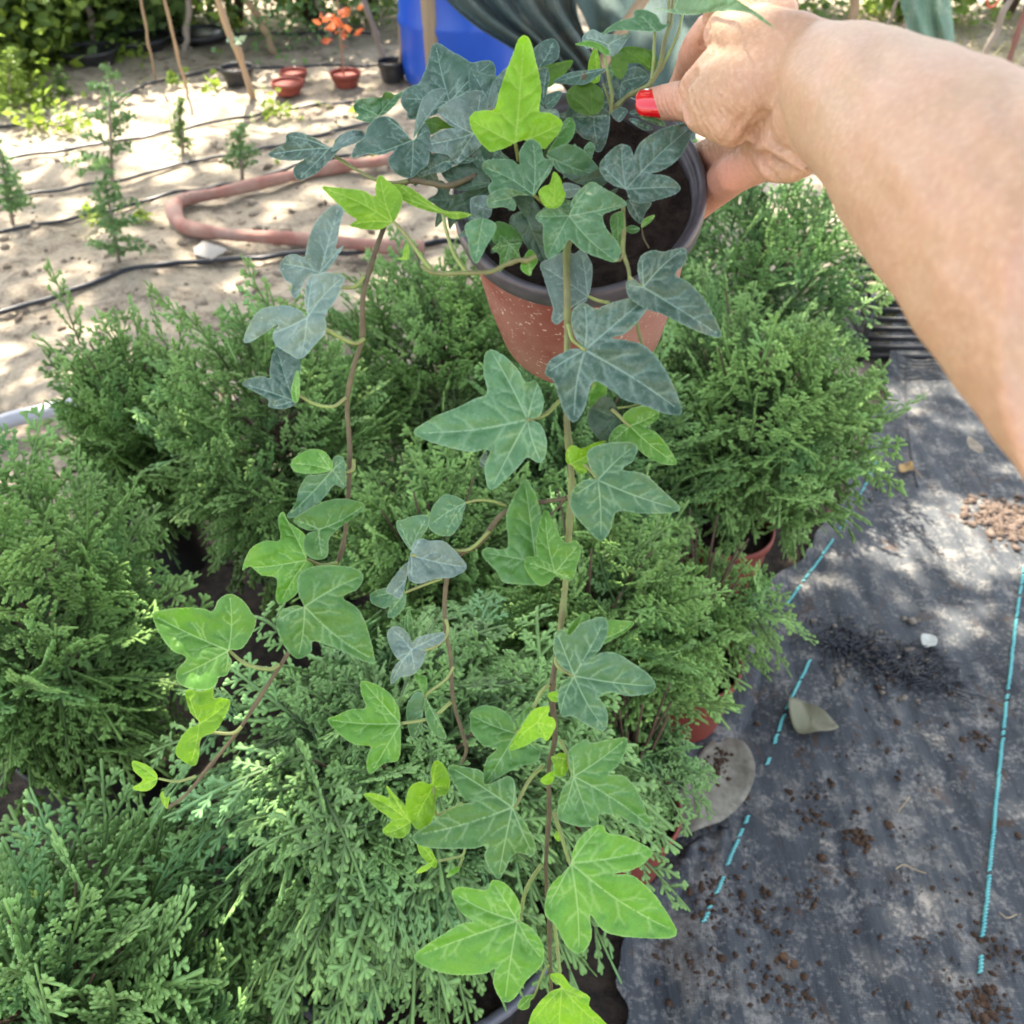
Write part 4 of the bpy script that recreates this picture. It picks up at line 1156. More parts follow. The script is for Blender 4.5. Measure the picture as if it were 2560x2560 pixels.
    puff = np.clip(dm / (size * .055), 0, 1); puff = puff * puff * (3 - 2 * puff)
    dep = d0 + S * (tx * rel[:, 0] + ty * rel[:, 1] * -1 + droop * 1.2 * (rel ** 2).sum(1)
                    - amp * .020 * puff - amp * .20 * np.clip(dmain / size, 0, .25)
                    + amp * .042 * noise2(rel[:, 0], rel[:, 1], 8, NLEAF) + amp * .012 * noise2(rel[:, 0], rel[:, 1], 22, NLEAF + 1)
                    + amp * .020 * np.clip(1 - de / (size * .05), 0, 1) * noise2(rel[:, 0] * 14, rel[:, 1] * 14, 1.2, NLEAF + 5))
    W3 = P(vv[:, 0], vv[:, 1], dep)
    ob = mesh('leaf', W3 - IV0, faces=fc, mats=[TONE[tone]], parent=ivy, attrs={'vein': vein, 'edge': edge})
    if tone in LAB: ob['label'] = LAB[tone]
    if pet:
        pl = cv(c, pet); pl = np.vstack([J, pl]) if np.linalg.norm(pl[0] - J) > 3 else pl
        n = len(pl); f = np.linspace(0, 1, n)
        dz = (d0 + .001) * (1 - f) + (base_d(*pl[-1]) - 2.6 * .0034) * f
        p3 = catmull(P(pl[:, 0], pl[:, 1], dz), 7)
        V, q, t = tube(p3 - IV0, np.linspace(1, 1.25, len(p3)) * min(.00085, .00045 + size * 1.4e-6), 7)
        mesh('leaf_stalk', V, quads=q, tris=t, mats=[PETI], parent=ob)
    return ob

def stem(c, pts, r0, r1, mat, ranks=2.2, name='stem'):
    pl = cv(c, pts); n = len(pl); rk = np.broadcast_to(np.asarray(ranks, float), (n,))
    dz = np.array([base_d(*p_) for p_ in pl]) - rk * .0034
    p3 = catmull(P(pl[:, 0], pl[:, 1], dz), 10); m = len(p3)
    rad = np.linspace(r0, r1, m) * (1 + .10 * noise2(np.arange(m) * .35, np.zeros(m), 1.4, m))
    # swollen nodes
    for k in range(10, m, 17): rad[max(0, k-1):k+2] *= 1.16
    V, q, t = tube(p3 - IV0, rad, 9, jitter=.03)
    return mesh(name, V, quads=q, tris=t, mats=[mat], parent=ivy)

# ---- stems (soil -> tip)
stem('V', [(1078, 440), (1069, 480), (1070, 560), (1071, 610), (1070, 680), (1068, 760), (1072, 830), (1078, 900), (1074, 1000), (1067, 1100), (1056, 1200)], .00175, .0015, STEMG, 2.2)
stem('V', [(1056, 1200), (1042, 1300), (1047, 1390), (1035, 1450), (1036, 1530), (1030, 1640), (1036, 1750), (1040, 1872)], .0015, .0010, STEMB, 2.2)
stem('V', [(900, 330), (850, 350), (810, 345), (770, 342), (745, 375), (722, 435), (700, 500), (685, 560), (683, 640), (668, 690), (655, 760), (660, 850), (655, 960), (643, 1045), (600, 1130), (548, 1225), (500, 1300), (450, 1378), (400, 1440), (350, 1500), (316, 1524)], .0014, .0009, STEMB, 2.2)
stem('V', [(770, 342), (730, 345), (690, 330), (640, 300), (617, 284)], .0010, .0008, STEMG, 2.6)
stem('V', [(1070, 940), (1010, 950), (950, 968), (905, 1025), (865, 1050), (842, 1100), (840, 1180), (850, 1240), (855, 1320), (875, 1390), (880, 1415), (872, 1440)], .0013, .0009, STEMB, [2, 2, 2, 2, 2, 1.6, 1.6, 1.6, 1.6, 1.6, 1.6, 1.5])
stem('V', [(905, 1025), (880, 1040), (840, 1045)], .0009, .0006, STEMG, 2)
stem('V', [(1065, 945), (1040, 970), (1020, 985)], .0006, .0004, STEMB, 1)
stem('O', [(1160, 1160), (1050, 1210), (950, 1210), (800, 1260), (620, 1345), (420, 1360), (200, 1365), (0, 1370), (-130, 1345), (-230, 1270)], .0013, .0008, STEMG, [5, 5, 5, 5, 5, 5.5, 6, 6, 6.5, 7])
stem('Q', [(975, 1230), (1040, 1140), (1130, 1050), (1250, 980), (1380, 915), (1440, 820), (1500, 700), (1560, 420), (1620, 220), (1650, -60)], .0014, .0011, STEMG, [2, 3, 4, 5, 6, 7, 8, 8, 8, 8])
stem('Q', [(1430, 860), (1520, 720), (1620, 530), (1700, 350), (1745, 160)], .0009, .0007, PETI, [6, 7, 8, 8, 8])
stem('Q', [(1410, 860), (1435, 650), (1440, 480), (1450, 330)], .0008, .0007, PETI, [7, 8, 8, 9])
stem('Q', [(1590, 250), (1600, 100), (1600, -60)], .0009, .0009, STEMG, 9)
stem('Q', [(975, 1230), (985, 1020), (950, 820), (905, 600)], .0010, .0007, PETI, [3, 5, 6, 8])
stem('Q', [(970, 1140), (930, 1000), (890, 900)], .0006, .0005, PETI, [3, 4, 4])
stem('B', [(1412, 1110), (1415, 1240), (1412, 1350), (1440, 1440), (1450, 1520), (1480, 1700), (1500, 1800), (1530, 1900)], .0011, .0008, STEMG, [4, 4, 3, 3, 2, 2, 1.5, 1.5])
stem('B', [(1413, 1365), (1395, 1395), (1370, 1400)], .0006, .0006, STEMG, 5)
stem('B', [(1510, 1190), (1520, 1270), (1550, 1330)], .0004, .0004, STEMB, 0)
stem('E', [(1240, 1325), (1340, 1338), (1440, 1335), (1560, 1315)], .0006, .0005, PETI, 2)

# ---- leaves of the crown over the pot
L_ = leaf
L_('N', (1060, 600), [(1060, 640), (900, 730), (700, 772), (650, 745), (642, 690), (600, 640), (588, 560), (625, 485), (700, 440), (762, 415), (800, 340), (850, 210), (880, 70), (925, 28), (985, 45), (1080, 110), (1180, 160), (1268, 215), (1360, 200), (1450, 198), (1492, 240), (1500, 340), (1400, 480), (1250, 600)], [(925, 35), (600, 560), (690, 765), (1480, 210), (1490, 330)], 'D', 1, -.15, .1)
L_('N', (1440, 640), [(1440, 660), (1330, 640), (1255, 480), (1245, 330), (1275, 285), (1340, 310), (1400, 330), (1510, 345), (1600, 420), (1560, 560)], [(1265, 295), (1520, 350)], 'D', 2)
L_('N', (1480, 660), [(1500, 670), (1440, 620), (1435, 540), (1470, 430), (1530, 340), (1645, 245), (1700, 330), (1680, 520), (1600, 640)], [(1640, 260)], 'P', 3, .3, .2)
L_('N', (1290, 905), [(1370, 960), (1360, 1020), (1300, 1080), (1210, 1150), (1125, 1195), (1080, 1150), (1030, 1105), (920, 1090), (850, 1065), (815, 1015), (860, 950), (950, 885), (1050, 855), (1120, 850), (1060, 825), (1000, 760), (945, 695), (985, 635), (1080, 570), (1170, 535), (1230, 500), (1340, 485), (1400, 520), (1430, 600), (1420, 800), (1420, 900)], [(820, 1012), (955, 690), (1360, 495), (1120, 1190)], 'P', 5, .1, .1)
L_('N', (705, 965), [(705, 965), (600, 850), (530, 770), (430, 733), (340, 765), (260, 850), (230, 950), (155, 1005), (116, 1135), (270, 1098), (400, 1108), (522, 1068), (465, 1150), (495, 1240), (590, 1318), (690, 1330), (780, 1255), (850, 1195), (866, 1080), (872, 900), (820, 800), (770, 860)], [(120, 1130), (430, 740), (688, 1325), (860, 860)], 'D', 6, .2, .1)
L_('N', (715, 950), [(705, 960), (722, 850), (735, 750), (775, 620), (810, 550), (900, 480), (980, 465), (1038, 482), (1000, 570), (920, 660), (850, 760), (800, 830), (750, 900)], [(1030, 485)], 'P', 7, .5, .3)
L_('N', (1000, 1180), [(745, 1300), (780, 1230), (860, 1110), (1000, 1090), (1120, 1100), (1290, 1150), (1250, 1185), (1110, 1210), (1000, 1275), (880, 1290), (800, 1322)], [(755, 1300), (1270, 1160)], 'D', 3)
L_('N', (1090, 850), [(815, 790), (870, 755), (935, 738), (1000, 780), (1105, 850), (990, 860), (880, 915), (850, 860)], [(825, 795)], 'U', 4)
L_('N', (370, 735), [(370, 735), (300, 798), (220, 785), (150, 755), (180, 720), (140, 680), (135, 625), (190, 575), (300, 555), (400, 555), (420, 510), (470, 500), (530, 530), (612, 488), (580, 560), (520, 640), (430, 720)], [(150, 630), (605, 492), (200, 770)], 'G', 4, -.2, 0, .2, amp=1.8)
L_('N', (430, 575), [(410, 570), (420, 515), (465, 500), (530, 535), (500, 560)], [(470, 505)], 'U', 6)
L_('A', (1590, 715), [(1595, 712), (1520, 665), (1440, 638), (1385, 648), (1378, 690), (1335, 712), (1295, 747), (1350, 772), (1440, 777), (1480, 762), (1425, 800), (1418, 842), (1448, 868), (1520, 842), (1600, 770), (1645, 718), (1720, 690), (1764, 655), (1740, 630), (1680, 635), (1630, 665)], [(1300, 747), (1385, 655), (1445, 862), (1758, 648)], 'D', 5, -.1, 0, pet=None)
L_('A', (1660, 690), [(1600, 730), (1640, 665), (1690, 630), (1745, 632), (1764, 660), (1715, 692), (1650, 715)], [(1750, 645)], 'P', 6, .3, .4)
L_('N', (1430, 1380), [(982, 1285), (1100, 1220), (1210, 1180), (1300, 1160), (1440, 1340), (1430, 1410), (1300, 1442), (1160, 1458), (1070, 1400)], [(990, 1290), (1170, 1445)], 'K', 2)
L_('N', (1440, 1420), [(1040, 1645), (1080, 1560), (1140, 1495), (1300, 1440), (1445, 1410), (1440, 1560), (1300, 1640), (1250, 1710), (1120, 1760), (1060, 1830), (1040, 1740)], [(1060, 1640)], 'K', 1)
L_('N', (1460, 1640), [(1255, 1560), (1290, 1515), (1400, 1500), (1460, 1540), (1460, 1690), (1380, 1740), (1280, 1720)], [(1260, 1570)], 'P', 2, .3, .3)
L_('N', (1480, 1180), [(1275, 1140), (1350, 1040), (1380, 1015), (1500, 1080), (1560, 1110), (1500, 1190), (1420, 1300), (1340, 1240)], [(1290, 1140), (1500, 1090)], 'D', 2)
# the tall lime leaf
L_('B', (833, 768), [(833, 766), (800, 785), (750, 803), (700, 814), (655, 775), (610, 715), (585, 645), (608, 605), (655, 592), (722, 585), (745, 500), (785, 380), (820, 290), (848, 215), (880, 190), (912, 212), (940, 310), (965, 420), (973, 500), (962, 595), (1010, 605), (1055, 625), (1088, 662), (1062, 720), (1020, 770), (985, 800), (930, 770), (880, 752)], [(592, 640), (880, 198), (1082, 662)], 'L', 10, 0, .15, .06, pet=[(833, 770), (845, 830), (850, 860)])
L_('B', (930, 1045), [(932, 1048), (870, 1040), (800, 1013), (730, 1022), (700, 1045), (688, 1000), (708, 975), (690, 945), (655, 900), (675, 862), (760, 853), (820, 860), (856, 885), (856, 815), (890, 760), (930, 748), (972, 785), (988, 848), (1038, 858), (1030, 905), (1000, 955), (965, 1000)], [(660, 893), (928, 755), (1030, 868)], 'G', 10, 0, .1, pet=[(930, 1045), (960, 1070), (990, 1095)])
L_('B', (900, 1045), [(900, 1045), (850, 1048), (815, 1060), (835, 1090), (830, 1130), (800, 1120), (760, 1110), (700, 1118), (680, 1095), (690, 1050), (740, 1018), (800, 1010)], [(685, 1090), (830, 1120)], 'G', 10.6, .1, -.3)
L_('B', (1005, 835), [(1000, 832), (1050, 795), (1105, 775), (1180, 792), (1240, 850), (1290, 915), (1292, 945), (1220, 948), (1120, 940), (1060, 915), (1030, 870)], [(1290, 940)], 'G', 8, .2, 0)
L_('B', (1010, 820), [(1005, 820), (1055, 740), (1085, 665), (1125, 628), (1155, 670), (1140, 740), (1090, 785)], [(1135, 640)], 'M', 6)
L_('B', (1122, 1158), [(1122, 1155), (1135, 1080), (1180, 1018), (1245, 976), (1310, 1010), (1380, 1048), (1432, 1093), (1390, 1120), (1305, 1155), (1325, 1230), (1375, 1290), (1400, 1350), (1370, 1407), (1290, 1385), (1200, 1350), (1145, 1305), (1120, 1285), (1085, 1340), (1010, 1390), (985, 1310), (982, 1210), (960, 1190), (942, 1160), (985, 1125), (1060, 1125)], [(1425, 1093), (1245, 985), (1375, 1400), (1005, 1380), (950, 1160)], 'G', 9, .1, .1)
L_('B', (1427, 1015), [(1425, 1018), (1370, 1000), (1310, 955), (1285, 885), (1340, 812), (1400, 773), (1450, 790), (1470, 835), (1500, 770), (1600, 700), (1700, 668), (1792, 670), (1765, 765), (1700, 860), (1620, 915), (1560, 933), (1650, 945), (1718, 1000), (1695, 1040), (1600, 1072), (1500, 1092), (1445, 1065)], [(1785, 675), (1405, 780), (1710, 1005), (1295, 885)], 'D', 7, .1, .05)
L_('B', (1450, 1080), [(1430, 1075), (1500, 1085), (1565, 1090), (1530, 1145), (1508, 1202), (1450, 1150)], [(1508, 1195)], 'D', 4)
L_('B', (1255, 625), [(1255, 620), (1190, 608), (1140, 620), (1155, 690), (1200, 742), (1250, 760), (1265, 812), (1300, 805), (1328, 735), (1342, 620), (1300, 580)], [(1150, 630), (1285, 805), (1330, 620)], 'D', 6, 0, -.2)
L_('B', (1245, 615), [(1240, 618), (1170, 605), (1120, 560), (1108, 500), (1150, 458), (1225, 438), (1290, 472), (1310, 530), (1290, 595)], [(1115, 500), (1230, 445)], 'U', 7.5, 0, .2)
L_('B', (1300, 375), [(1038, 443), (1080, 408), (1140, 385), (1240, 375), (1320, 369), (1270, 412), (1210, 452), (1120, 452)], [(1045, 441)], 'D', 9, -.1, .5)
L_('B', (1585, 165), [(1290, 192), (1330, 150), (1390, 112), (1465, 92), (1470, 60), (1520, 50), (1590, 80), (1622, 130), (1662, 125), (1630, 155), (1585, 172), (1500, 166), (1420, 163), (1350, 168)], [(1300, 188), (1500, 60)], 'G', 10, -.1, .4)
L_('B', (1325, 295), [(1153, 238), (1220, 218), (1290, 235), (1338, 275), (1330, 302), (1300, 285), (1260, 260), (1200, 247)], [(1160, 237)], 'F', 9, .1, .4)
L_('B', (1330, 240), [(1193, 200), (1245, 158), (1300, 178), (1400, 185), (1458, 173), (1425, 225), (1395, 270), (1350, 302), (1280, 245), (1215, 262)], [(1200, 200), (1450, 180), (1350, 295)], 'P', 7)
L_('B', (1270, 430), [(1222, 375), (1240, 290), (1268, 260), (1288, 330), (1290, 400), (1280, 440), (1240, 442)], [(1262, 275)], 'L', 5)
L_('B', (1400, 420), [(1402, 424), (1360, 390), (1348, 325), (1380, 288), (1432, 305), (1438, 360)], [(1390, 295)], 'U', 8)
L_('B', (1560, 370), [(1395, 272), (1440, 248), (1520, 258), (1585, 285), (1590, 360), (1560, 385), (1500, 342), (1430, 335)], [(1410, 265)], 'U', 6)
L_('B', (1405, 440), [(1395, 565), (1362, 500), (1348, 430), (1370, 395), (1430, 375), (1490, 358), (1552, 410), (1500, 462), (1440, 490), (1412, 560)], [(1395, 555), (1540, 410)], 'D', 5)
L_('B', (965, 355), [(945, 362), (928, 275), (975, 225), (1035, 207), (1068, 245), (1062, 315), (1000, 352)], [(1040, 215)], 'D', 5)
L_('B', (985, 375), [(960, 372), (1055, 336), (1142, 323), (1122, 370), (1062, 430), (1005, 467)], [(1135, 328)], 'U', 6)
L_('B', (985, 520), [(945, 400), (970, 368), (1005, 363), (1018, 420), (1002, 500), (990, 562), (965, 520)], [(1005, 370)], 'D', 7)
L_('B', (1000, 560), [(985, 525), (1040, 492), (1085, 494), (1055, 555), (1010, 590)], [(1075, 498)], 'D', 6)
L_('B', (985, 600), [(960, 560), (1000, 588), (1055, 588), (1070, 635), (1060, 700), (960, 640)], [(1062, 600)], 'P', 8)
L_('B', (1035, 1112), [(1035, 1118), (990, 1105), (958, 1035), (985, 1000), (1018, 985), (1040, 922), (1075, 955), (1090, 1010), (1103, 1050), (1075, 1105)], [(1042, 932), (965, 1035), (1098, 1050)], 'L', 11)
L_('B', (660, 1175), [(660, 1172), (722, 1195), (728, 1235), (680, 1320), (655, 1370), (622, 1414), (592, 1370), (578, 1290), (562, 1215), (600, 1183)], [(622, 1405)], 'G', 11, .05, 0)
L_('B', (880, 1135), [(885, 1125), (815, 1155), (803, 1205), (850, 1240), (880, 1300), (930, 1370), (1003, 1422), (1010, 1380), (985, 1280), (980, 1190), (960, 1140), (925, 1110)], [(998, 1415), (810, 1180)], 'K', 5)
L_('B', (730, 1290), [(715, 1300), (722, 1195), (800, 1205), (870, 1265), (882, 1292), (800, 1302)], [(875, 1285)], 'M', 3)
L_('B', (905, 1400), [(862, 1425), (890, 1360), (920, 1340), (955, 1395), (925, 1450), (912, 1480), (870, 1455)], [(910, 1475)], 'F', 4)
L_('B', (1100, 1020), [(1090, 985), (1150, 988), (1188, 1012), (1150, 1055), (1098, 1058)], [(1185, 1012)], 'P', 7)
L_('B', (1385, 1170), [(1345, 1165), (1410, 1138), (1418, 1250), (1408, 1340), (1380, 1372), (1352, 1260)], [(1385, 1360)], 'M', 5)
L_('B', (1510, 1215), [(1510, 1222), (1525, 1175), (1582, 1153), (1560, 1192)], [(1578, 1158)], 'F', 2)
L_('B', (1502, 1225), [(1502, 1225), (1460, 1208), (1422, 1228), (1450, 1252), (1485, 1248)], [(1428, 1230)], 'M', 2)
L_('B', (1120, 985), [(1085, 930), (1200, 940), (1310, 895), (1342, 940), (1295, 1002), (1180, 990)], [(1330, 940)], 'K', 5)
L_('B', (1385, 640), [(1348, 612), (1395, 575), (1435, 590), (1425, 620), (1390, 655)], [(1430, 590)], 'D', 5)
L_('B', (1460, 610), [(1445, 602), (1525, 578), (1555, 598), (1495, 627)], [(1550, 596)], 'D', 5)
L_('B', (1510, 635), [(1495, 622), (1600, 628), (1642, 678), (1570, 662)], [(1636, 674)], 'G', 5.5)
L_('B', (1460, 650), [(1440, 640), (1500, 642), (1572, 690), (1520, 698)], [(1568, 690)], 'D', 5)
L_('B', (890, 1060), [(835, 1052), (928, 1045), (922, 1100), (897, 1168), (850, 1115)], [(896, 1160)], 'K', 7)
L_('B', (1190, 790), [(1200, 800), (1235, 760), (1260, 790), (1245, 840), (1220, 850)], [(1235, 765)], 'G', 5)
# long leaf reaching over the back of the hand
L_('C', (378, 68), [(252, 36), (330, 40), (362, -20), (460, -70), (560, -40), (650, 15), (720, 60), (760, 95), (800, 132), (740, 98), (680, 62), (600, 50), (500, 56), (420, 68), (320, 58)], [(790, 125), (262, 38)], 'G', 12, -1.45, .2, 0, dd=-.032)
# dark leaves deep inside the crown
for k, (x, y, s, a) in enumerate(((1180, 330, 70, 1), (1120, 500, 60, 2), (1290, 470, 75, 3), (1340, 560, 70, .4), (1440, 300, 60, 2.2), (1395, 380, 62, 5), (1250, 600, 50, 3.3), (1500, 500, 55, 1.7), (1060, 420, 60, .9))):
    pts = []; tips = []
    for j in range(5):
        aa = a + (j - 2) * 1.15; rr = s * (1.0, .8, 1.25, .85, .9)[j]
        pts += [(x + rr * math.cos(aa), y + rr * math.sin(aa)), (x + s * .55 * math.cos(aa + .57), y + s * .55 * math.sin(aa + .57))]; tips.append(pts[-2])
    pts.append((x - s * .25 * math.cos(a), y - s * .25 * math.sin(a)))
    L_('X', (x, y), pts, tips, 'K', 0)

for k, (x, y, s, a, tn, rk) in enumerate(((1230, 395, 46, 1.2, 'D', 3), (1445, 395, 44, 2.2, 'G', 3), (1395, 520, 46, .8, 'G', 4), (1500, 250, 40, 5.2, 'D', 3), (1545, 175, 38, 4.4, 'G', 4),
        (1270, 620, 44, 1.9, 'M', 2.5), (1500, 600, 36, 1.2, 'M', 2), (1330, 250, 42, 4.6, 'D', 3), (1200, 560, 44, 2.6, 'D', 3), (1560, 420, 36, .3, 'M', 1.5))):
    pts = []; tips = []
    for j in range(5):
        aa = a + (j - 2) * 1.15; rr = s * (.85, .95, 1.45, .95, .85)[j]
        pts += [(x + rr * math.cos(aa), y + rr * math.sin(aa)), (x + s * .62 * math.cos(aa + .57), y + s * .62 * math.sin(aa + .57))]; tips.append(pts[-2])
    pts[-1] = (x - s * .3 * math.cos(a), y - s * .3 * math.sin(a))
    L_('X', (x - s * .2 * math.cos(a), y - s * .2 * math.sin(a)), pts, tips, tn, rk)

# ---- left hand strand
L_('D', (1282, 462), [(1280, 465), (1200, 512), (1100, 518), (1020, 505), (962, 480), (1015, 445), (950, 400), (870, 320), (758, 204), (850, 203), (960, 214), (1060, 226), (1152, 270), (1155, 180), (1188, 110), (1240, 148), (1320, 215), (1357, 290), (1340, 370), (1305, 440)], [(765, 206), (1190, 118), (970, 480)], 'L', 6, -.1, 0, pet=[(1300, 470), (1400, 580), (1480, 700), (1575, 820)])
L_('D', (1655, 392), [(1150, 216), (1230, 190), (1320, 180), (1400, 200), (1480, 250), (1580, 325), (1680, 378), (1780, 384), (1870, 404), (1800, 432), (1720, 437), (1640, 400), (1540, 378), (1430, 340), (1300, 268)], [(1160, 216), (1330, 185), (1862, 405)], 'L', 6, 0, .3, pet=[(1655, 400), (1680, 520), (1740, 700), (1845, 850)])
L_('D', (745, 838), [(745, 845), (690, 850), (640, 880), (570, 1025), (525, 985), (535, 930), (480, 885), (443, 805), (470, 730), (540, 698), (612, 720), (632, 710), (655, 600), (700, 480), (775, 385), (865, 332), (920, 375), (895, 470), (878, 580), (862, 665), (918, 637), (870, 720), (815, 800)], [(880, 345), (455, 770), (545, 1000), (905, 645)], 'P', 6, .1, 0, pet=[(800, 900), (915, 945), (1010, 935), (1070, 865)])
L_('D', (648, 1172), [(650, 1160), (630, 1060), (640, 920), (680, 852), (720, 850), (800, 834), (925, 868), (900, 950), (860, 1040), (785, 1150), (790, 1220), (775, 1290), (700, 1380), (602, 1477), (500, 1432), (415, 1375), (393, 1290), (435, 1220), (350, 1275), (240, 1345), (178, 1352), (190, 1280), (260, 1150), (330, 1100), (420, 1085), (510, 1084), (600, 1120)], [(915, 872), (690, 865), (602, 1470), (183, 1345)], 'P', 8, -.1, -.05, pet=[(720, 1200), (795, 1260), (900, 1320), (1000, 1362), (1070, 1330)])
L_('D', (550, 1790), [(580, 1780), (545, 1825), (460, 1850), (362, 1832), (358, 1780), (260, 1722), (165, 1665), (225, 1622), (320, 1608), (372, 1622), (372, 1540), (410, 1395), (500, 1420), (592, 1490), (592, 1600), (555, 1680)], [(172, 1665), (430, 1420), (380, 1830)], 'D', 6, 0, 0, pet=[(585, 1750), (700, 1812), (840, 1832), (938, 1765)])
L_('D', (570, 1780), [(528, 1720), (540, 1650), (575, 1560), (592, 1640), (585, 1780), (545, 1800)], [(573, 1570)], 'F', 7)
L_('D', (1385, 735), [(1308, 728), (1355, 722), (1362, 680), (1390, 610), (1406, 680), (1392, 742), (1340, 740)], [(1388, 620), (1312, 729)], 'L', 8, 0, 0, .05)
L_('F', (1197, 283), [(1202, 282), (1205, 240), (1160, 178), (1080, 168), (1000, 208), (972, 250), (990, 290), (1060, 306), (1150, 300)], [(980, 248), (1120, 175)], 'F', 6)
L_('F', (1207, 285), [(1200, 288), (1130, 310), (1060, 320), (1015, 400), (1000, 470), (948, 548), (1010, 548), (1100, 492), (1170, 430), (1216, 370), (1265, 385), (1284, 370), (1283, 300), (1270, 215), (1225, 206), (1205, 240)], [(955, 545), (1275, 230), (1275, 375)], 'G', 5, 0, 0, pet=[(1285, 295), (1325, 278), (1328, 225)])
L_('F', (1062, 795), [(1060, 790), (1068, 700), (1040, 640), (960, 580), (930, 522), (898, 560), (908, 680), (820, 688), (740, 735), (694, 852), (740, 832), (800, 880), (890, 902), (884, 1010), (915, 1046), (1000, 992), (1040, 900), (1098, 830)], [(928, 535), (702, 843), (912, 1038)], 'F', 5, -.1, 0, pet=[(1075, 797), (1150, 826), (1238, 810)])
L_('F', (1050, 1060), [(1045, 1062), (1012, 980), (1018, 880), (1100, 833), (1230, 826), (1340, 846), (1384, 890), (1350, 960), (1268, 1008), (1350, 1070), (1405, 1180), (1448, 1365), (1400, 1377), (1280, 1322), (1180, 1282), (1098, 1258), (1085, 1320), (1010, 1357), (945, 1300), (905, 1225), (888, 1150), (930, 1080), (1000, 1052)], [(1375, 885), (1443, 1365), (1012, 1350), (895, 1145)], 'M', 8, .1, -.05)
L_('F', (1130, 622), [(1125, 625), (1060, 625), (985, 572), (1050, 520), (1125, 478), (1220, 449), (1310, 453), (1392, 485), (1330, 550), (1240, 618), (1188, 680), (1182, 760), (1150, 792), (1080, 782), (1042, 720), (1060, 650)], [(1385, 485), (1150, 783), (1000, 572)], 'M', 7, .1, .1)
L_('F', (617, 1310), [(615, 1312), (700, 1292), (772, 1160), (745, 1090), (690, 1018), (620, 988), (560, 1022), (525, 1087), (460, 1069), (330, 1068), (200, 1090), (188, 1130), (230, 1222), (300, 1312), (378, 1350), (325, 1420), (328, 1490), (400, 1527), (500, 1532), (548, 1502), (560, 1462), (605, 1450), (636, 1380)], [(195, 1112), (622, 995), (335, 1455), (600, 1440)], 'F', 6, -.1, 0, pet=[(635, 1325), (720, 1388), (850, 1415), (905, 1388)])
L_('F', (450, 1725), [(452, 1722), (400, 1662), (372, 1560), (395, 1530), (460, 1542), (528, 1520), (532, 1578), (575, 1578), (627, 1600), (600, 1680), (540, 1770), (462, 1808), (450, 1900), (430, 1962), (380, 1952), (318, 1902), (332, 1830), (385, 1757)], [(385, 1545), (615, 1605), (400, 1950)], 'L', 5, 0, 0, pet=[(460, 1760), (540, 1776), (640, 1780), (692, 1742)])
L_('K', (845, 98), [(846, 96), (830, 60), (780, 22), (711, 6), (720, 60), (765, 108), (710, 152), (780, 168), (830, 140)], [(716, 12), (718, 150)], 'L', 4, pet=[(850, 100), (950, 115), (1052, 88)])
L_('K', (885, 240), [(895, 262), (868, 225), (860, 185), (875, 165), (885, 200), (912, 198), (905, 230)], [(874, 172)], 'L', 3)
L_('A', (200, 0), [(198, 0), (201, 0), (200, 2)], [(200, 1)], 'K', 0) if False else None

# ---- main strand
L_('E', (1210, 622), [(1212, 620), (1230, 560), (1240, 440), (1210, 360), (1170, 318), (1120, 345), (1060, 330), (980, 370), (903, 412), (925, 500), (960, 610), (985, 700), (975, 770), (1010, 803), (1060, 760), (1110, 690), (1195, 655)], [(915, 425), (1170, 330), (990, 790)], 'P', 0, 0, 0, 0, amp=.3, dd=.001, pet=[(1210, 620), (1280, 650), (1345, 662)])
L_('E', (1190, 965), [(1190, 962), (1130, 885), (1104, 790), (1118, 700), (1190, 663), (1258, 702), (1340, 668), (1440, 640), (1540, 618), (1590, 622), (1590, 700), (1530, 785), (1450, 862), (1362, 888), (1450, 903), (1560, 930), (1640, 1000), (1730, 1130), (1816, 1366), (1700, 1372), (1600, 1332), (1450, 1290), (1370, 1228), (1250, 1168), (1210, 1262), (1180, 1362), (1120, 1432), (1060, 1372), (1020, 1262), (985, 1160), (933, 1118), (968, 1030), (1040, 988), (1120, 955)], [(1585, 630), (1190, 675), (1810, 1360), (1120, 1424), (942, 1115)], 'D', 6, .05, -.02, .12, pet=[(1160, 940), (1110, 895), (1082, 800)])
L_('E', (822, 1415), [(845, 1412), (905, 1385), (925, 1290), (905, 1220), (870, 1160), (808, 1172), (760, 1090), (680, 1012), (590, 963), (545, 1000), (538, 1120), (562, 1242), (480, 1280), (380, 1332), (250, 1382), (150, 1440), (88, 1500), (180, 1552), (300, 1590), (450, 1622), (578, 1612), (548, 1700), (552, 1800), (585, 1868), (680, 1800), (770, 1712), (822, 1658), (905, 1695), (942, 1620), (940, 1520), (900, 1440)], [(95, 1500), (585, 972), (890, 1175), (588, 1860), (908, 1685)], 'G', 6, -.05, 0, .12, pet=[(845, 1412), (940, 1380), (1020, 1300), (1060, 1270)])
L_('E', (540, 1700), [(560, 1620), (520, 1660), (515, 1710), (550, 1718)], [(522, 1680)], 'P', 3)
L_('E', (1568, 562), [(1555, 560), (1530, 460), (1545, 370), (1620, 322), (1700, 332), (1832, 308), (1838, 400), (1775, 480), (1870, 540), (1950, 630), (2010, 730), (2068, 880), (1932, 852), (1800, 790), (1720, 750), (1645, 720), (1580, 700), (1500, 650), (1462, 600), (1460, 530), (1510, 512)], [(1825, 318), (2060, 872), (1470, 545), (1560, 360)], 'D', 4, .1, 0, pet=[(1520, 540), (1480, 500)])
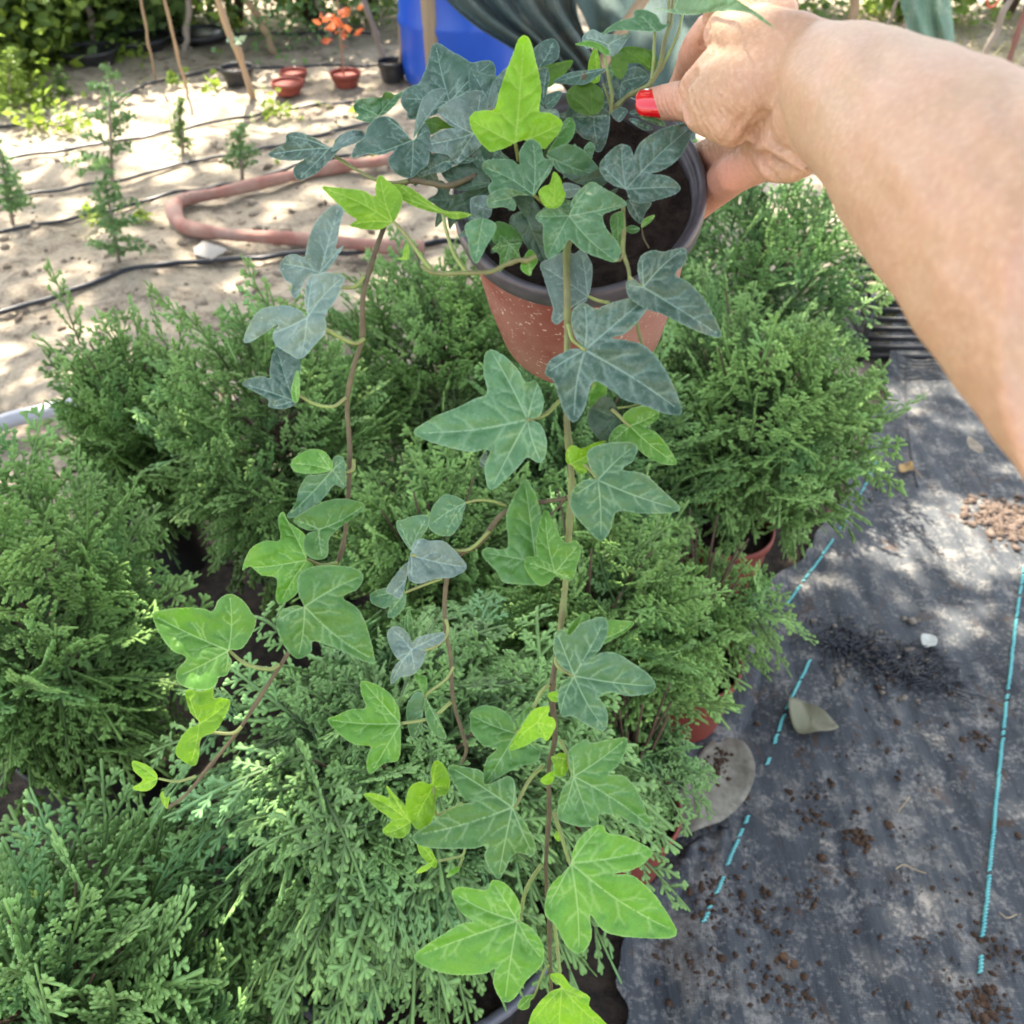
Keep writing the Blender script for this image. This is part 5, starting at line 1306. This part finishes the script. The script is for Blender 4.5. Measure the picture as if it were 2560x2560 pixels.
L_('E', (1480, 1455), [(1460, 1440), (1432, 1400), (1490, 1343), (1600, 1328), (1668, 1368), (1650, 1420), (1580, 1470), (1640, 1490), (1720, 1580), (1782, 1695), (1700, 1702), (1600, 1660), (1530, 1602), (1500, 1560), (1430, 1572), (1348, 1562), (1360, 1500), (1410, 1450)], [(1655, 1375), (1775, 1695), (1355, 1555)], 'F', 3, .1, 0, pet=[(1460, 1440), (1400, 1380), (1360, 1345)])
L_('E', (1400, 1400), [(1235, 1330), (1320, 1258), (1400, 1340), (1420, 1460), (1350, 1552), (1290, 1548), (1215, 1450), (1212, 1380)], [(1300, 1540), (1250, 1340)], 'K', 2)
L_('E', (1210, 1250), [(1230, 1330), (1225, 1240), (1260, 1160), (1330, 1200), (1310, 1300)], [(1265, 1180)], 'F', 2)
L_('E', (1100, 1700), [(1110, 1712), (1072, 1690), (1070, 1620), (1110, 1578), (1170, 1600), (1260, 1562), (1330, 1553), (1245, 1620), (1205, 1690), (1198, 1760), (1140, 1752)], [(1320, 1558), (1085, 1600), (1180, 1750)], 'L', 4)
L_('V', (1128, 906), [(1128, 903), (1112, 880), (1110, 850), (1150, 835), (1200, 838), (1196, 868), (1174, 886), (1215, 894), (1250, 925), (1283, 962), (1220, 969), (1165, 965), (1152, 1000), (1133, 1020), (1105, 995), (1077, 960), (1080, 925), (1105, 905)], [(1196, 842), (1278, 960), (1133, 1014), (1082, 935)], 'G', 7, .1, 0, pet=[(1128, 905), (1112, 885), (1080, 860)])
L_('G', (1112, 470), [(1130, 595), (1000, 592), (925, 578), (890, 520), (808, 428), (835, 384), (940, 396), (955, 330), (945, 200), (990, 90), (1050, -3), (1100, 60), (1138, 170), (1150, 300), (1160, 430), (1160, 560)], [(1050, 5), (818, 415), (1130, 590)], 'M', 5, -.05, 0)
L_('G', (1222, 528), [(1225, 548), (1180, 592), (1118, 592), (1052, 500), (1058, 440), (1115, 430), (1112, 360), (1130, 260), (1165, 170), (1205, 220), (1272, 352), (1340, 343), (1368, 400), (1345, 490), (1318, 568), (1262, 560)], [(1166, 180), (1060, 470), (1358, 365), (1310, 560)], 'F', 8, .05, 0)
L_('G', (712, 130), [(712, 128), (700, 190), (688, 240), (640, 310), (590, 318), (540, 302), (503, 262), (520, 170), (560, 110), (595, 84), (655, 92)], [(600, 312), (510, 258)], 'G', 6, 0, 0, pet=[(712, 130), (780, 115), (860, 118), (945, 145)])
L_('G', (402, 395), [(402, 398), (330, 292), (322, 235), (345, 228), (425, 203), (502, 205), (495, 280), (430, 350)], [(335, 240), (495, 212)], 'G', 4)
L_('G', (402, 428), [(398, 430), (420, 360), (465, 332), (500, 345), (590, 348), (660, 410), (720, 496), (640, 552), (540, 562), (450, 588), (390, 562), (385, 480)], [(715, 495), (450, 340), (400, 560)], 'P', 6, .1, 0, pet=[(480, 425), (620, 402), (740, 390), (850, 290)])
L_('G', (380, 560), [(388, 470), (330, 520), (262, 622), (300, 655), (340, 672), (370, 600)], [(300, 650)], 'P', 4)
L_('G', (370, 640), [(372, 640), (350, 610), (262, 612), (175, 645), (182, 700), (250, 730), (280, 720), (270, 775), (320, 775), (370, 710)], [(182, 665), (275, 765)], 'G', 3, pet=[(380, 635), (480, 595), (580, 560)])
L_('G', (405, 965), [(405, 985), (340, 1022), (292, 962), (268, 880), (290, 838), (345, 836), (392, 880), (410, 925), (440, 895), (500, 878), (590, 868), (582, 920), (500, 962), (470, 1040), (430, 1092), (400, 1112), (340, 1122), (290, 1162), (295, 1090), (335, 1030)], [(300, 850), (580, 875), (425, 1085), (295, 1150)], 'P', 4, pet=[(500, 962), (580, 918), (612, 850), (600, 790)])
L_('G', (395, 900), [(398, 930), (370, 880), (365, 800), (390, 735), (412, 800), (415, 880)], [(390, 745)], 'M', 3)
L_('G', (342, 1385), [(342, 1390), (332, 1290), (255, 1188), (128, 1141), (120, 1210), (146, 1292), (60, 1303), (-20, 1338), (-72, 1362), (-20, 1430), (80, 1502), (172, 1512), (158, 1560), (153, 1640), (180, 1668), (250, 1612), (332, 1588), (346, 1480)], [(135, 1150), (-65, 1362), (182, 1660)], 'F', 6, -.05, 0, pet=[(345, 1385), (520, 1350), (632, 1262)])
L_('G', (484, 1240), [(484, 1235), (445, 1170), (418, 1100), (460, 1110), (492, 1122), (495, 1200)], [(430, 1108)], 'F', 4)
L_('G', (484, 1240), [(482, 1240), (470, 1330), (465, 1420), (420, 1470), (388, 1420), (378, 1290), (420, 1215), (455, 1205)], [(418, 1462)], 'G', 5, -.2)
L_('G', (486, 1240), [(486, 1238), (520, 1290), (565, 1360), (606, 1462), (560, 1462), (505, 1400), (482, 1320)], [(600, 1455)], 'M', 5, .2, pet=[(500, 1210), (600, 1135), (648, 1060)])
L_('G', (1000, 1440), [(1010, 1440), (985, 1380), (955, 1330), (880, 1288), (800, 1284), (738, 1325), (742, 1375), (738, 1402), (760, 1452), (820, 1512), (892, 1527), (830, 1592), (818, 1732), (900, 1692), (1010, 1632), (1120, 1600), (1137, 1530), (1105, 1480), (1110, 1400), (1095, 1290), (1030, 1322), (990, 1400)], [(745, 1335), (826, 1725), (1130, 1540), (1090, 1300)], 'M', 5, 0, 0, .15, pet=[(1060, 1380), (1140, 1210), (1192, 1165)])
L_('G', (1120, 1378), [(1190, 1288), (1110, 1298), (1065, 1345), (1020, 1420), (958, 1532), (1050, 1512), (1138, 1462), (1178, 1482), (1225, 1400), (1212, 1352), (1182, 1340)], [(965, 1528), (1185, 1295), (1218, 1400), (1175, 1475)], 'L', 8)
L_('G', (1330, 1113), [(1330, 1113), (1262, 1062), (1215, 980), (1222, 882), (1262, 848), (1302, 882), (1360, 820), (1430, 790), (1507, 783), (1522, 860), (1480, 960), (1425, 1015), (1490, 980), (1570, 985), (1660, 1038), (1760, 1110), (1795, 1172), (1760, 1212), (1640, 1227), (1545, 1205), (1470, 1232), (1510, 1290), (1522, 1370), (1500, 1422), (1420, 1402), (1320, 1342), (1262, 1342), (1238, 1250), (1250, 1170), (1290, 1128)], [(1232, 865), (1508, 790), (1790, 1172), (1507, 1416), (1252, 1330)], 'G', 7, .05, 0, .12, pet=[(1320, 1110), (1240, 1060), (1225, 1010)])
L_('G', (1340, 860), [(1288, 885), (1325, 805), (1388, 755), (1422, 790), (1360, 880)], [(1390, 765)], 'F', 4)
L_('G', (1500, 900), [(1490, 930), (1518, 805), (1600, 798), (1672, 810), (1625, 862), (1560, 900)], [(1665, 813)], 'F', 4)
L_('H', (1255, 195), [(1240, 190), (1228, 120), (1232, 55), (1315, -5), (1350, 15), (1440, 0), (1537, -12), (1532, 60), (1490, 140), (1440, 183), (1530, 195), (1605, 290), (1640, 380), (1672, 470), (1600, 462), (1530, 425), (1480, 400), (1390, 400), (1385, 450), (1340, 467), (1250, 457), (1172, 420), (1172, 340), (1200, 250)], [(1530, -3), (1666, 465), (1350, 458), (1182, 412), (1240, 60)], 'M', 7, .05, 0, .12, pet=[(1235, 150), (1210, 60), (1180, 0)])
L_('H', (925, 362), [(928, 360), (948, 330), (935, 220), (900, 195), (850, 215), (778, 238), (765, 170), (700, 150), (600, 133), (578, 160), (620, 250), (670, 320), (722, 333), (640, 348), (560, 390), (480, 450), (391, 512), (420, 562), (520, 582), (650, 584), (730, 580), (795, 560), (775, 620), (800, 690), (850, 745), (885, 700), (940, 608), (1032, 622), (1048, 560), (1020, 490), (960, 400)], [(588, 142), (398, 512), (850, 738), (1035, 615), (930, 210)], 'M', 8, -.05, 0, .12, pet=[(940, 355), (1020, 210), (1090, 140)])
L_('H', (1240, 662), [(1238, 662), (1248, 600), (1290, 520), (1360, 463), (1412, 462), (1440, 500), (1540, 518), (1672, 590), (1650, 645), (1580, 692), (1468, 722), (1570, 728), (1680, 820), (1750, 920), (1806, 1020), (1780, 1062), (1650, 1064), (1500, 1052), (1410, 1022), (1345, 940), (1352, 1040), (1330, 1112), (1280, 1147), (1220, 1112), (1160, 1002), (1103, 940), (1103, 860), (1130, 780), (1200, 710)], [(1395, 468), (1665, 592), (1800, 1030), (1282, 1138), (1110, 900)], 'F', 9, .05, -.03, .14, pet=[(1232, 655), (1190, 520), (1148, 385)])
L_('H', (952, 970), [(967, 965), (972, 900), (940, 830), (885, 768), (815, 753), (792, 802), (730, 800), (640, 788), (601, 815), (620, 880), (660, 935), (712, 975), (640, 990), (540, 1050), (450, 1110), (396, 1165), (450, 1212), (560, 1252), (680, 1262), (790, 1250), (832, 1228), (822, 1300), (848, 1370), (885, 1408), (940, 1382), (1000, 1292), (1082, 1212), (1097, 1150), (1082, 1080), (1020, 1002)], [(608, 818), (820, 765), (403, 1165), (885, 1402), (1090, 1180)], 'F', 9, -.05, -.03, .14, pet=[(965, 960), (1000, 800), (1082, 668)])
L_('H', (1192, 1330), [(1190, 1325), (1145, 1300), (1130, 1258), (1190, 1257), (1240, 1320), (1312, 1358), (1342, 1385), (1338, 1430), (1400, 1492), (1460, 1570), (1400, 1640), (1200, 1680), (1030, 1590), (1018, 1500), (1060, 1420), (1130, 1350)], [(1138, 1262), (1330, 1390), (1440, 1560), (1190, 1670), (1028, 1520)], 'L', 7, 0, 0, pet=[(1180, 1265), (1165, 1100), (1150, 980)])
L_('H', (378, 440), [(378, 435), (350, 350), (300, 300), (248, 243), (262, 310), (200, 288), (128, 290), (180, 352), (255, 410), (278, 432), (230, 480), (250, 512), (330, 527), (372, 490)], [(135, 292), (255, 255), (240, 505)], 'L', 4, -.1)
L_('H', (500, 250), [(430, 485), (380, 440), (352, 360), (370, 260), (430, 222), (490, 235), (488, 160), (515, 110), (562, 140), (592, 220), (572, 290), (520, 310), (508, 390), (482, 450)], [(520, 120), (400, 440), (580, 250)], 'L', 5, pet=[(515, 395), (580, 378), (660, 340)])
L_('H', (510, 660), [(415, 555), (470, 570), (502, 612), (522, 660), (510, 688), (470, 660), (430, 612)], [(430, 565)], 'L', 4, pet=[(515, 652), (600, 635), (658, 618), (672, 575)])
L_('H', (420, 705), [(408, 710), (440, 680), (500, 655), (480, 690), (430, 715)], [(412, 710)], 'L', 5)
L_('H', (600, 720), [(570, 738), (590, 700), (625, 680), (645, 690), (610, 725)], [(575, 734)], 'F', 4, pet=[(640, 680), (660, 625)])
L_('H', (1200, 100), [(1130, 92), (1150, 85), (1185, 68), (1222, 92), (1222, 160), (1192, 197), (1150, 182), (1145, 130)], [(1132, 92), (1190, 190), (1222, 100)], 'L', 5)
L_('H', (1140, 200), [(1075, 220), (1100, 190), (1146, 168), (1147, 215), (1112, 242)], [(1085, 222)], 'L', 5)
L_('G', (1240, 1230), [(1180, 1225), (1200, 1205), (1245, 1205), (1245, 1255), (1205, 1258)], [(1190, 1225)], 'L', 6)
L_('H', (1010, 1390), [(1045, 1368), (1010, 1368), (975, 1385), (952, 1430), (980, 1450), (1015, 1435), (1022, 1400)], [(965, 1435)], 'F', 5, pet=[(1040, 1375), (1095, 1240), (1122, 1205)])
L_('H', (1170, 500), [(1160, 490), (1150, 520), (1170, 545), (1190, 530), (1180, 500)], [(1170, 540)], 'L', 3)
print('ivy leaves', NLEAF)
# ============================================================ PERSON: forearm and hand holding the pot
def skin_mat():
    m, nt, p = new_mat('skin'); v = coords(nt, 'World')
    n1 = noise(nt, 26, 4, .6, v); n2 = noise(nt, 420, 4, .6, v); n3 = noise(nt, 90, 5, .65, v)
    c = mixc(nt, ramp(nt, n1, .38, .64), (.43, .272, .165), (.47, .272, .180))
    c = mixc(nt, ramp(nt, n3, .42, .72, 0, .4), c, (.34, .20, .12))
    c = mixc(nt, ramp(nt, n2, .46, .66, 0, .6), c, (.54, .355, .24))
    fr = noise(nt, 210, 2, .5, v); c = mixc(nt, ramp(nt, fr, .70, .76, 0, .5), c, (.36, .19, .11))
    red = N_(nt, 'ShaderNodeAttribute', attribute_name='pink').outputs['Fac']
    c = mixc(nt, red, c, (.60, .27, .20))
    nt.links.new(c, p.inputs['Base Color'])
    p.inputs['Roughness'].default_value = .52; p.inputs['Specular IOR Level'].default_value = .35
    p.inputs['Subsurface Weight'].default_value = .25
    p.inputs['Subsurface Radius'].default_value = (.010, .004, .002)
    p.inputs['Subsurface Scale'].default_value = .6
    vo = N_(nt, 'ShaderNodeTexVoronoi'); vo.inputs['Scale'].default_value = 700; nt.links.new(v, vo.inputs['Vector'])
    wr = N_(nt, 'ShaderNodeTexWave'); wr.inputs['Scale'].default_value = 95; wr.inputs['Distortion'].default_value = 6; wr.inputs['Detail'].default_value = 3; wr.inputs['Detail Scale'].default_value = 1.2
    mp = N_(nt, 'ShaderNodeMapping'); mp.inputs['Rotation'].default_value = (.3, .5, .5); nt.links.new(v, mp.inputs[0]); nt.links.new(mp.outputs[0], wr.inputs[0])
    wk = N_(nt, 'ShaderNodeAttribute', attribute_name='wrinkle').outputs['Fac']
    h = math_(nt, 'ADD', math_(nt, 'MULTIPLY', n2, .6), math_(nt, 'ADD', math_(nt, 'MULTIPLY', vo.outputs['Distance'], .35), math_(nt, 'MULTIPLY', math_(nt, 'MULTIPLY', wr.outputs['Fac'], wk), .6)))
    bump(nt, h, .7, .0009, p)
    return m

def pc(x, y, d, c='C'):
    q_ = cv(c, [(x, y)])[0]; return P(q_[0], q_[1], d)
def pr(r, d, c='C'):
    return r * CR[c][2] * d / FPX

bm = bmesh.new()
def capsule(pts):
    """pts: (x, y, depth, radius in crop pixels); hulls of spheres joined along a chain"""
    for a, b_ in zip(pts[:-1], pts[1:]):
        n = 9
        for k in range(n + 1):
            f = k / n
            x, y, d, r = [a[i] * (1 - f) + b_[i] * f for i in range(4)]
            bmesh.ops.create_icosphere(bm, subdivisions=3, radius=pr(r, d), matrix=Matrix.Translation(Vector(pc(x, y, d))))
# metacarpal and thumb: heel of the thumb, joint, last phalanx
capsule([(860, 330, .405, 190), (700, 400, .415, 200), (560, 440, .422, 165), (490, 445, .430, 125)])
capsule([(560, 330, .425, 120), (470, 400, .430, 105), (440, 460, .435, 90)])
capsule([(500, 500, .425, 120), (600, 560, .420, 105)])
capsule([(470, 458, .440, 100), (360, 462, .456, 84), (285, 468, .466, 76), (235, 470, .471, 66)])
# back of the hand over to the index knuckle
capsule([(900, 250, .40, 170), (730, 210, .41, 150), (600, 150, .425, 115)])
capsule([(760, 60, .415, 130), (640, 40, .43, 105), (560, 80, .44, 92)])
# index finger going down behind the thumb and round the pot
capsule([(560, 90, .448, 95), (478, 170, .465, 78), (415, 270, .480, 66), (380, 380, .500, 60), (330, 470, .515, 55)])
# middle, ring and little finger curled under the rim on the outer side of the pot
capsule([(860, 560, .425, 120), (700, 640, .455, 95), (560, 690, .485, 82), (440, 720, .505, 70)])
capsule([(900, 640, .425, 110), (760, 720, .445, 92), (620, 790, .462, 92), (520, 860, .500, 88), (420, 935, .535, 82), (350, 960, .56, 66)])
capsule([(860, 620, .44, 90), (720, 700, .475, 80), (600, 760, .51, 75), (480, 800, .53, 65)])
# palm between them, heel of the hand with its folds
capsule([(900, 480, .41, 190), (800, 560, .425, 140), (740, 620, .44, 110)])
capsule([(720, 655, .418, 32), (790, 655, .408, 36), (860, 700, .400, 38), (940, 765, .394, 30)])
capsule([(740, 700, .432, 62), (800, 755, .422, 72), (880, 770, .415, 66), (950, 765, .410, 40)])
capsule([(985, 520, .395, 200), (1020, 600, .392, 160), (985, 690, .400, 70)])
# forearm, elliptic sections
sec = [((930, 70), (880, 560), .408), ((1050, 84), (985, 700), .395), ((1180, 92), (1080, 880), .372), ((1320, 108), (1200, 1040), .350), ((1500, 158), (1330, 1270), .325), ((1720, 225), (1480, 1500), .298),
       ((1940, 300), (1690, 1825), .275), ((2250, 420), (1960, 2250), .250), ((2600, 560), (2330, 2750), .228)]
_k = np.linspace(0, 1, len(sec)); sec = [(a, tuple(np.array(b_) + (np.array(a) - np.array(b_)) * (.02 + .07 * f)), d) for (a, b_, d), f in zip(sec, _k)]
A3 = catmull(np.array([pc(*a, d) for a, b_, d in sec]), 8); B3 = catmull(np.array([pc(*b_, d) for a, b_, d in sec]), 8)
ring = []
Cc = (A3 + B3) / 2; Tt = np.gradient(Cc, axis=0); Tt /= np.linalg.norm(Tt, axis=1)[:, None]
for i in range(len(A3)):
    u_ = (A3[i] - B3[i]) / 2; view = Cc[i] - cO; nn = np.cross(Tt[i], u_); nn /= np.linalg.norm(nn)
    th = np.linalg.norm(u_) * (.78 + .10 * i / len(A3))
    # tangent rays touch the ellipse a little inside its end points, so widen slightly
    ring.append([bm.verts.new(Cc[i] + u_ * math.cos(a) * .99 + nn * th * math.sin(a)) for a in np.linspace(0, 2 * np.pi, 40, endpoint=False)])
for i in range(len(ring) - 1):
    for j in range(40): bm.faces.new((ring[i][j], ring[i][(j + 1) % 40], ring[i + 1][(j + 1) % 40], ring[i + 1][j]))
bm.faces.new(ring[0][::-1]); bm.faces.new(ring[-1])
bmesh.ops.recalc_face_normals(bm, faces=bm.faces)
me = bpy.data.meshes.new('tmp'); bm.to_mesh(me); bm.free()
tmp = bpy.data.objects.new('tmp', me); COL.objects.link(tmp)
rm = tmp.modifiers.new('r', 'REMESH'); rm.mode = 'VOXEL'; rm.voxel_size = .0016; rm.use_smooth_shade = True
s1 = tmp.modifiers.new('s', 'SMOOTH'); s1.factor = .5; s1.iterations = 3
dg = bpy.context.evaluated_depsgraph_get(); ev = tmp.evaluated_get(dg)
body = bpy.data.meshes.new_from_object(ev)
bpy.data.objects.remove(tmp)
nv = len(body.vertices); co = np.zeros(nv * 3, np.float32); body.vertices.foreach_get('co', co); co = co.reshape(-1, 3)
d = co - cO; dep = d @ cF; px = 1280 + FPX * (d @ cR) / dep; py = 1280 - FPX * (d @ cU) / dep
cxp = (px - 1500) / CR['C'][2]; cyp = py / CR['C'][2]
hand = np.clip((1050 - cxp) / 250, 0, 1)
wr = hand * np.clip(1.3 - np.hypot((cxp - 480) / 260, (cyp - 470) / 300), 0, 1) + .5 * np.clip(1 - np.hypot((cxp - 720) / 180, (cyp - 600) / 160), 0, 1)
pink = np.clip((430 - cxp) / 120, 0, 1) * .5 + np.clip((cyp - 640) / 120, 0, 1) * np.clip((800 - cxp) / 200, 0, 1) * .7 + np.clip((540 - cxp) / 100, 0, 1) * np.clip((330 - cyp) / 100, 0, 1) * .5
for nm, a in (('wrinkle', wr), ('pink', np.clip(pink, 0, .8))):
    at = body.attributes.new(nm, 'FLOAT', 'POINT'); at.data.foreach_set('value', a.astype(np.float32))
# gentle modelling along the normals: tendons, folds round the heel of the thumb
no = np.zeros(nv * 3, np.float32); body.vertices.foreach_get('normal', no); no = no.reshape(-1, 3)
dx = .0006 * noise2(cxp / 100, cyp / 100, 1.6, 4)
def crease(pl, wdt, dpt):
    pl = np.array(pl, float); q_ = np.stack([cxp, cyp], -1); best = np.full(nv, 1e9)
    for a, b_ in zip(pl[:-1], pl[1:]):
        dd_, _ = segd(q_, a, b_); best = np.minimum(best, dd_)
    front = (no @ (-cF)) > 0
    return np.where(front, -dpt * np.exp(-(best / wdt) ** 2), 0)
dx += crease([(430, 330), (385, 390), (370, 460), (395, 540)], 16, .0034)
dx += crease([(690, 650), (700, 600), (740, 560), (760, 520)], 15, .0032)
dx += crease([(600, 680), (650, 640), (690, 560), (740, 500)], 10, .0018) + crease([(560, 650), (600, 590), (660, 520)], 9, .0012)
dx += crease([(770, 650), (850, 690), (930, 760), (990, 790)], 11, .0024) + crease([(735, 690), (755, 760), (800, 810)], 10, .0022)
dx += crease([(470, 60), (500, 130), (470, 200)], 12, .0018)
dx += .0012 * np.exp(-(((cxp - 700) * .3 + (cyp - 90) * .95) / 60) ** 2) * hand
co2 = co + no * dx[:, None]
cen = np.array(pc(1500, 700, .33))
body.vertices.foreach_set('co', (co2 - cen).astype(np.float32).ravel()); body.update()
body.polygons.foreach_set('use_smooth', np.ones(len(body.polygons), bool))
body.name = 'person'; body.materials.clear(); body.materials.append(skin_mat())
per = bpy.data.objects.new('person', body); COL.objects.link(per); per.location = cen
tag(per, 'bare forearm and hand with red nail polish gripping the pot rim', 'person')
# thumb nail, rounded towards the tip
V = []; nu_, nv_ = 22, 22
for i in range(nu_):
    for j in range(nv_):
        u_ = i / (nu_ - 1); v_ = j / (nv_ - 1) * 2 - 1
        x = 286 - 122 * u_ ** .9
        half = 64 * (1 - .10 * u_) * (1 if u_ < .72 else math.sqrt(max(.02, 1 - ((u_ - .72) / .30) ** 2)))
        y = 467 + v_ * half + 4 * (1 - u_)
        bul = math.sqrt(max(0, 1 - (v_ * half / 82) ** 2))
        d_ = .4695 - pr(78, .47) * bul * (1 - .12 * u_ ** 2) - .0006 + .006 * u_ ** 2 * .3
        V.append(pc(x, y, d_ - .0012 * (1 - abs(v_) ** 4)))
q = [[i * nv_ + j, i * nv_ + j + 1, (i + 1) * nv_ + j + 1, (i + 1) * nv_ + j] for i in range(nu_ - 1) for j in range(nv_ - 1)]
NAIL, nt_, p_ = new_mat('red_nail_polish'); p_.inputs['Base Color'].default_value = (.62, .004, .010, 1); p_.inputs['Roughness'].default_value = .12
p_.inputs['Coat Weight'].default_value = 1; p_.inputs['Coat Roughness'].default_value = .05
bump(nt_, noise(nt_, 260, 2, .5, coords(nt_)), .15, .0006, p_)
nl = mesh('fingernail', np.array(V) - cen, quads=q, mats=[NAIL], parent=per)
md = nl.modifiers.new('thickness', 'SOLIDIFY'); md.thickness = .0008; md.offset = 0
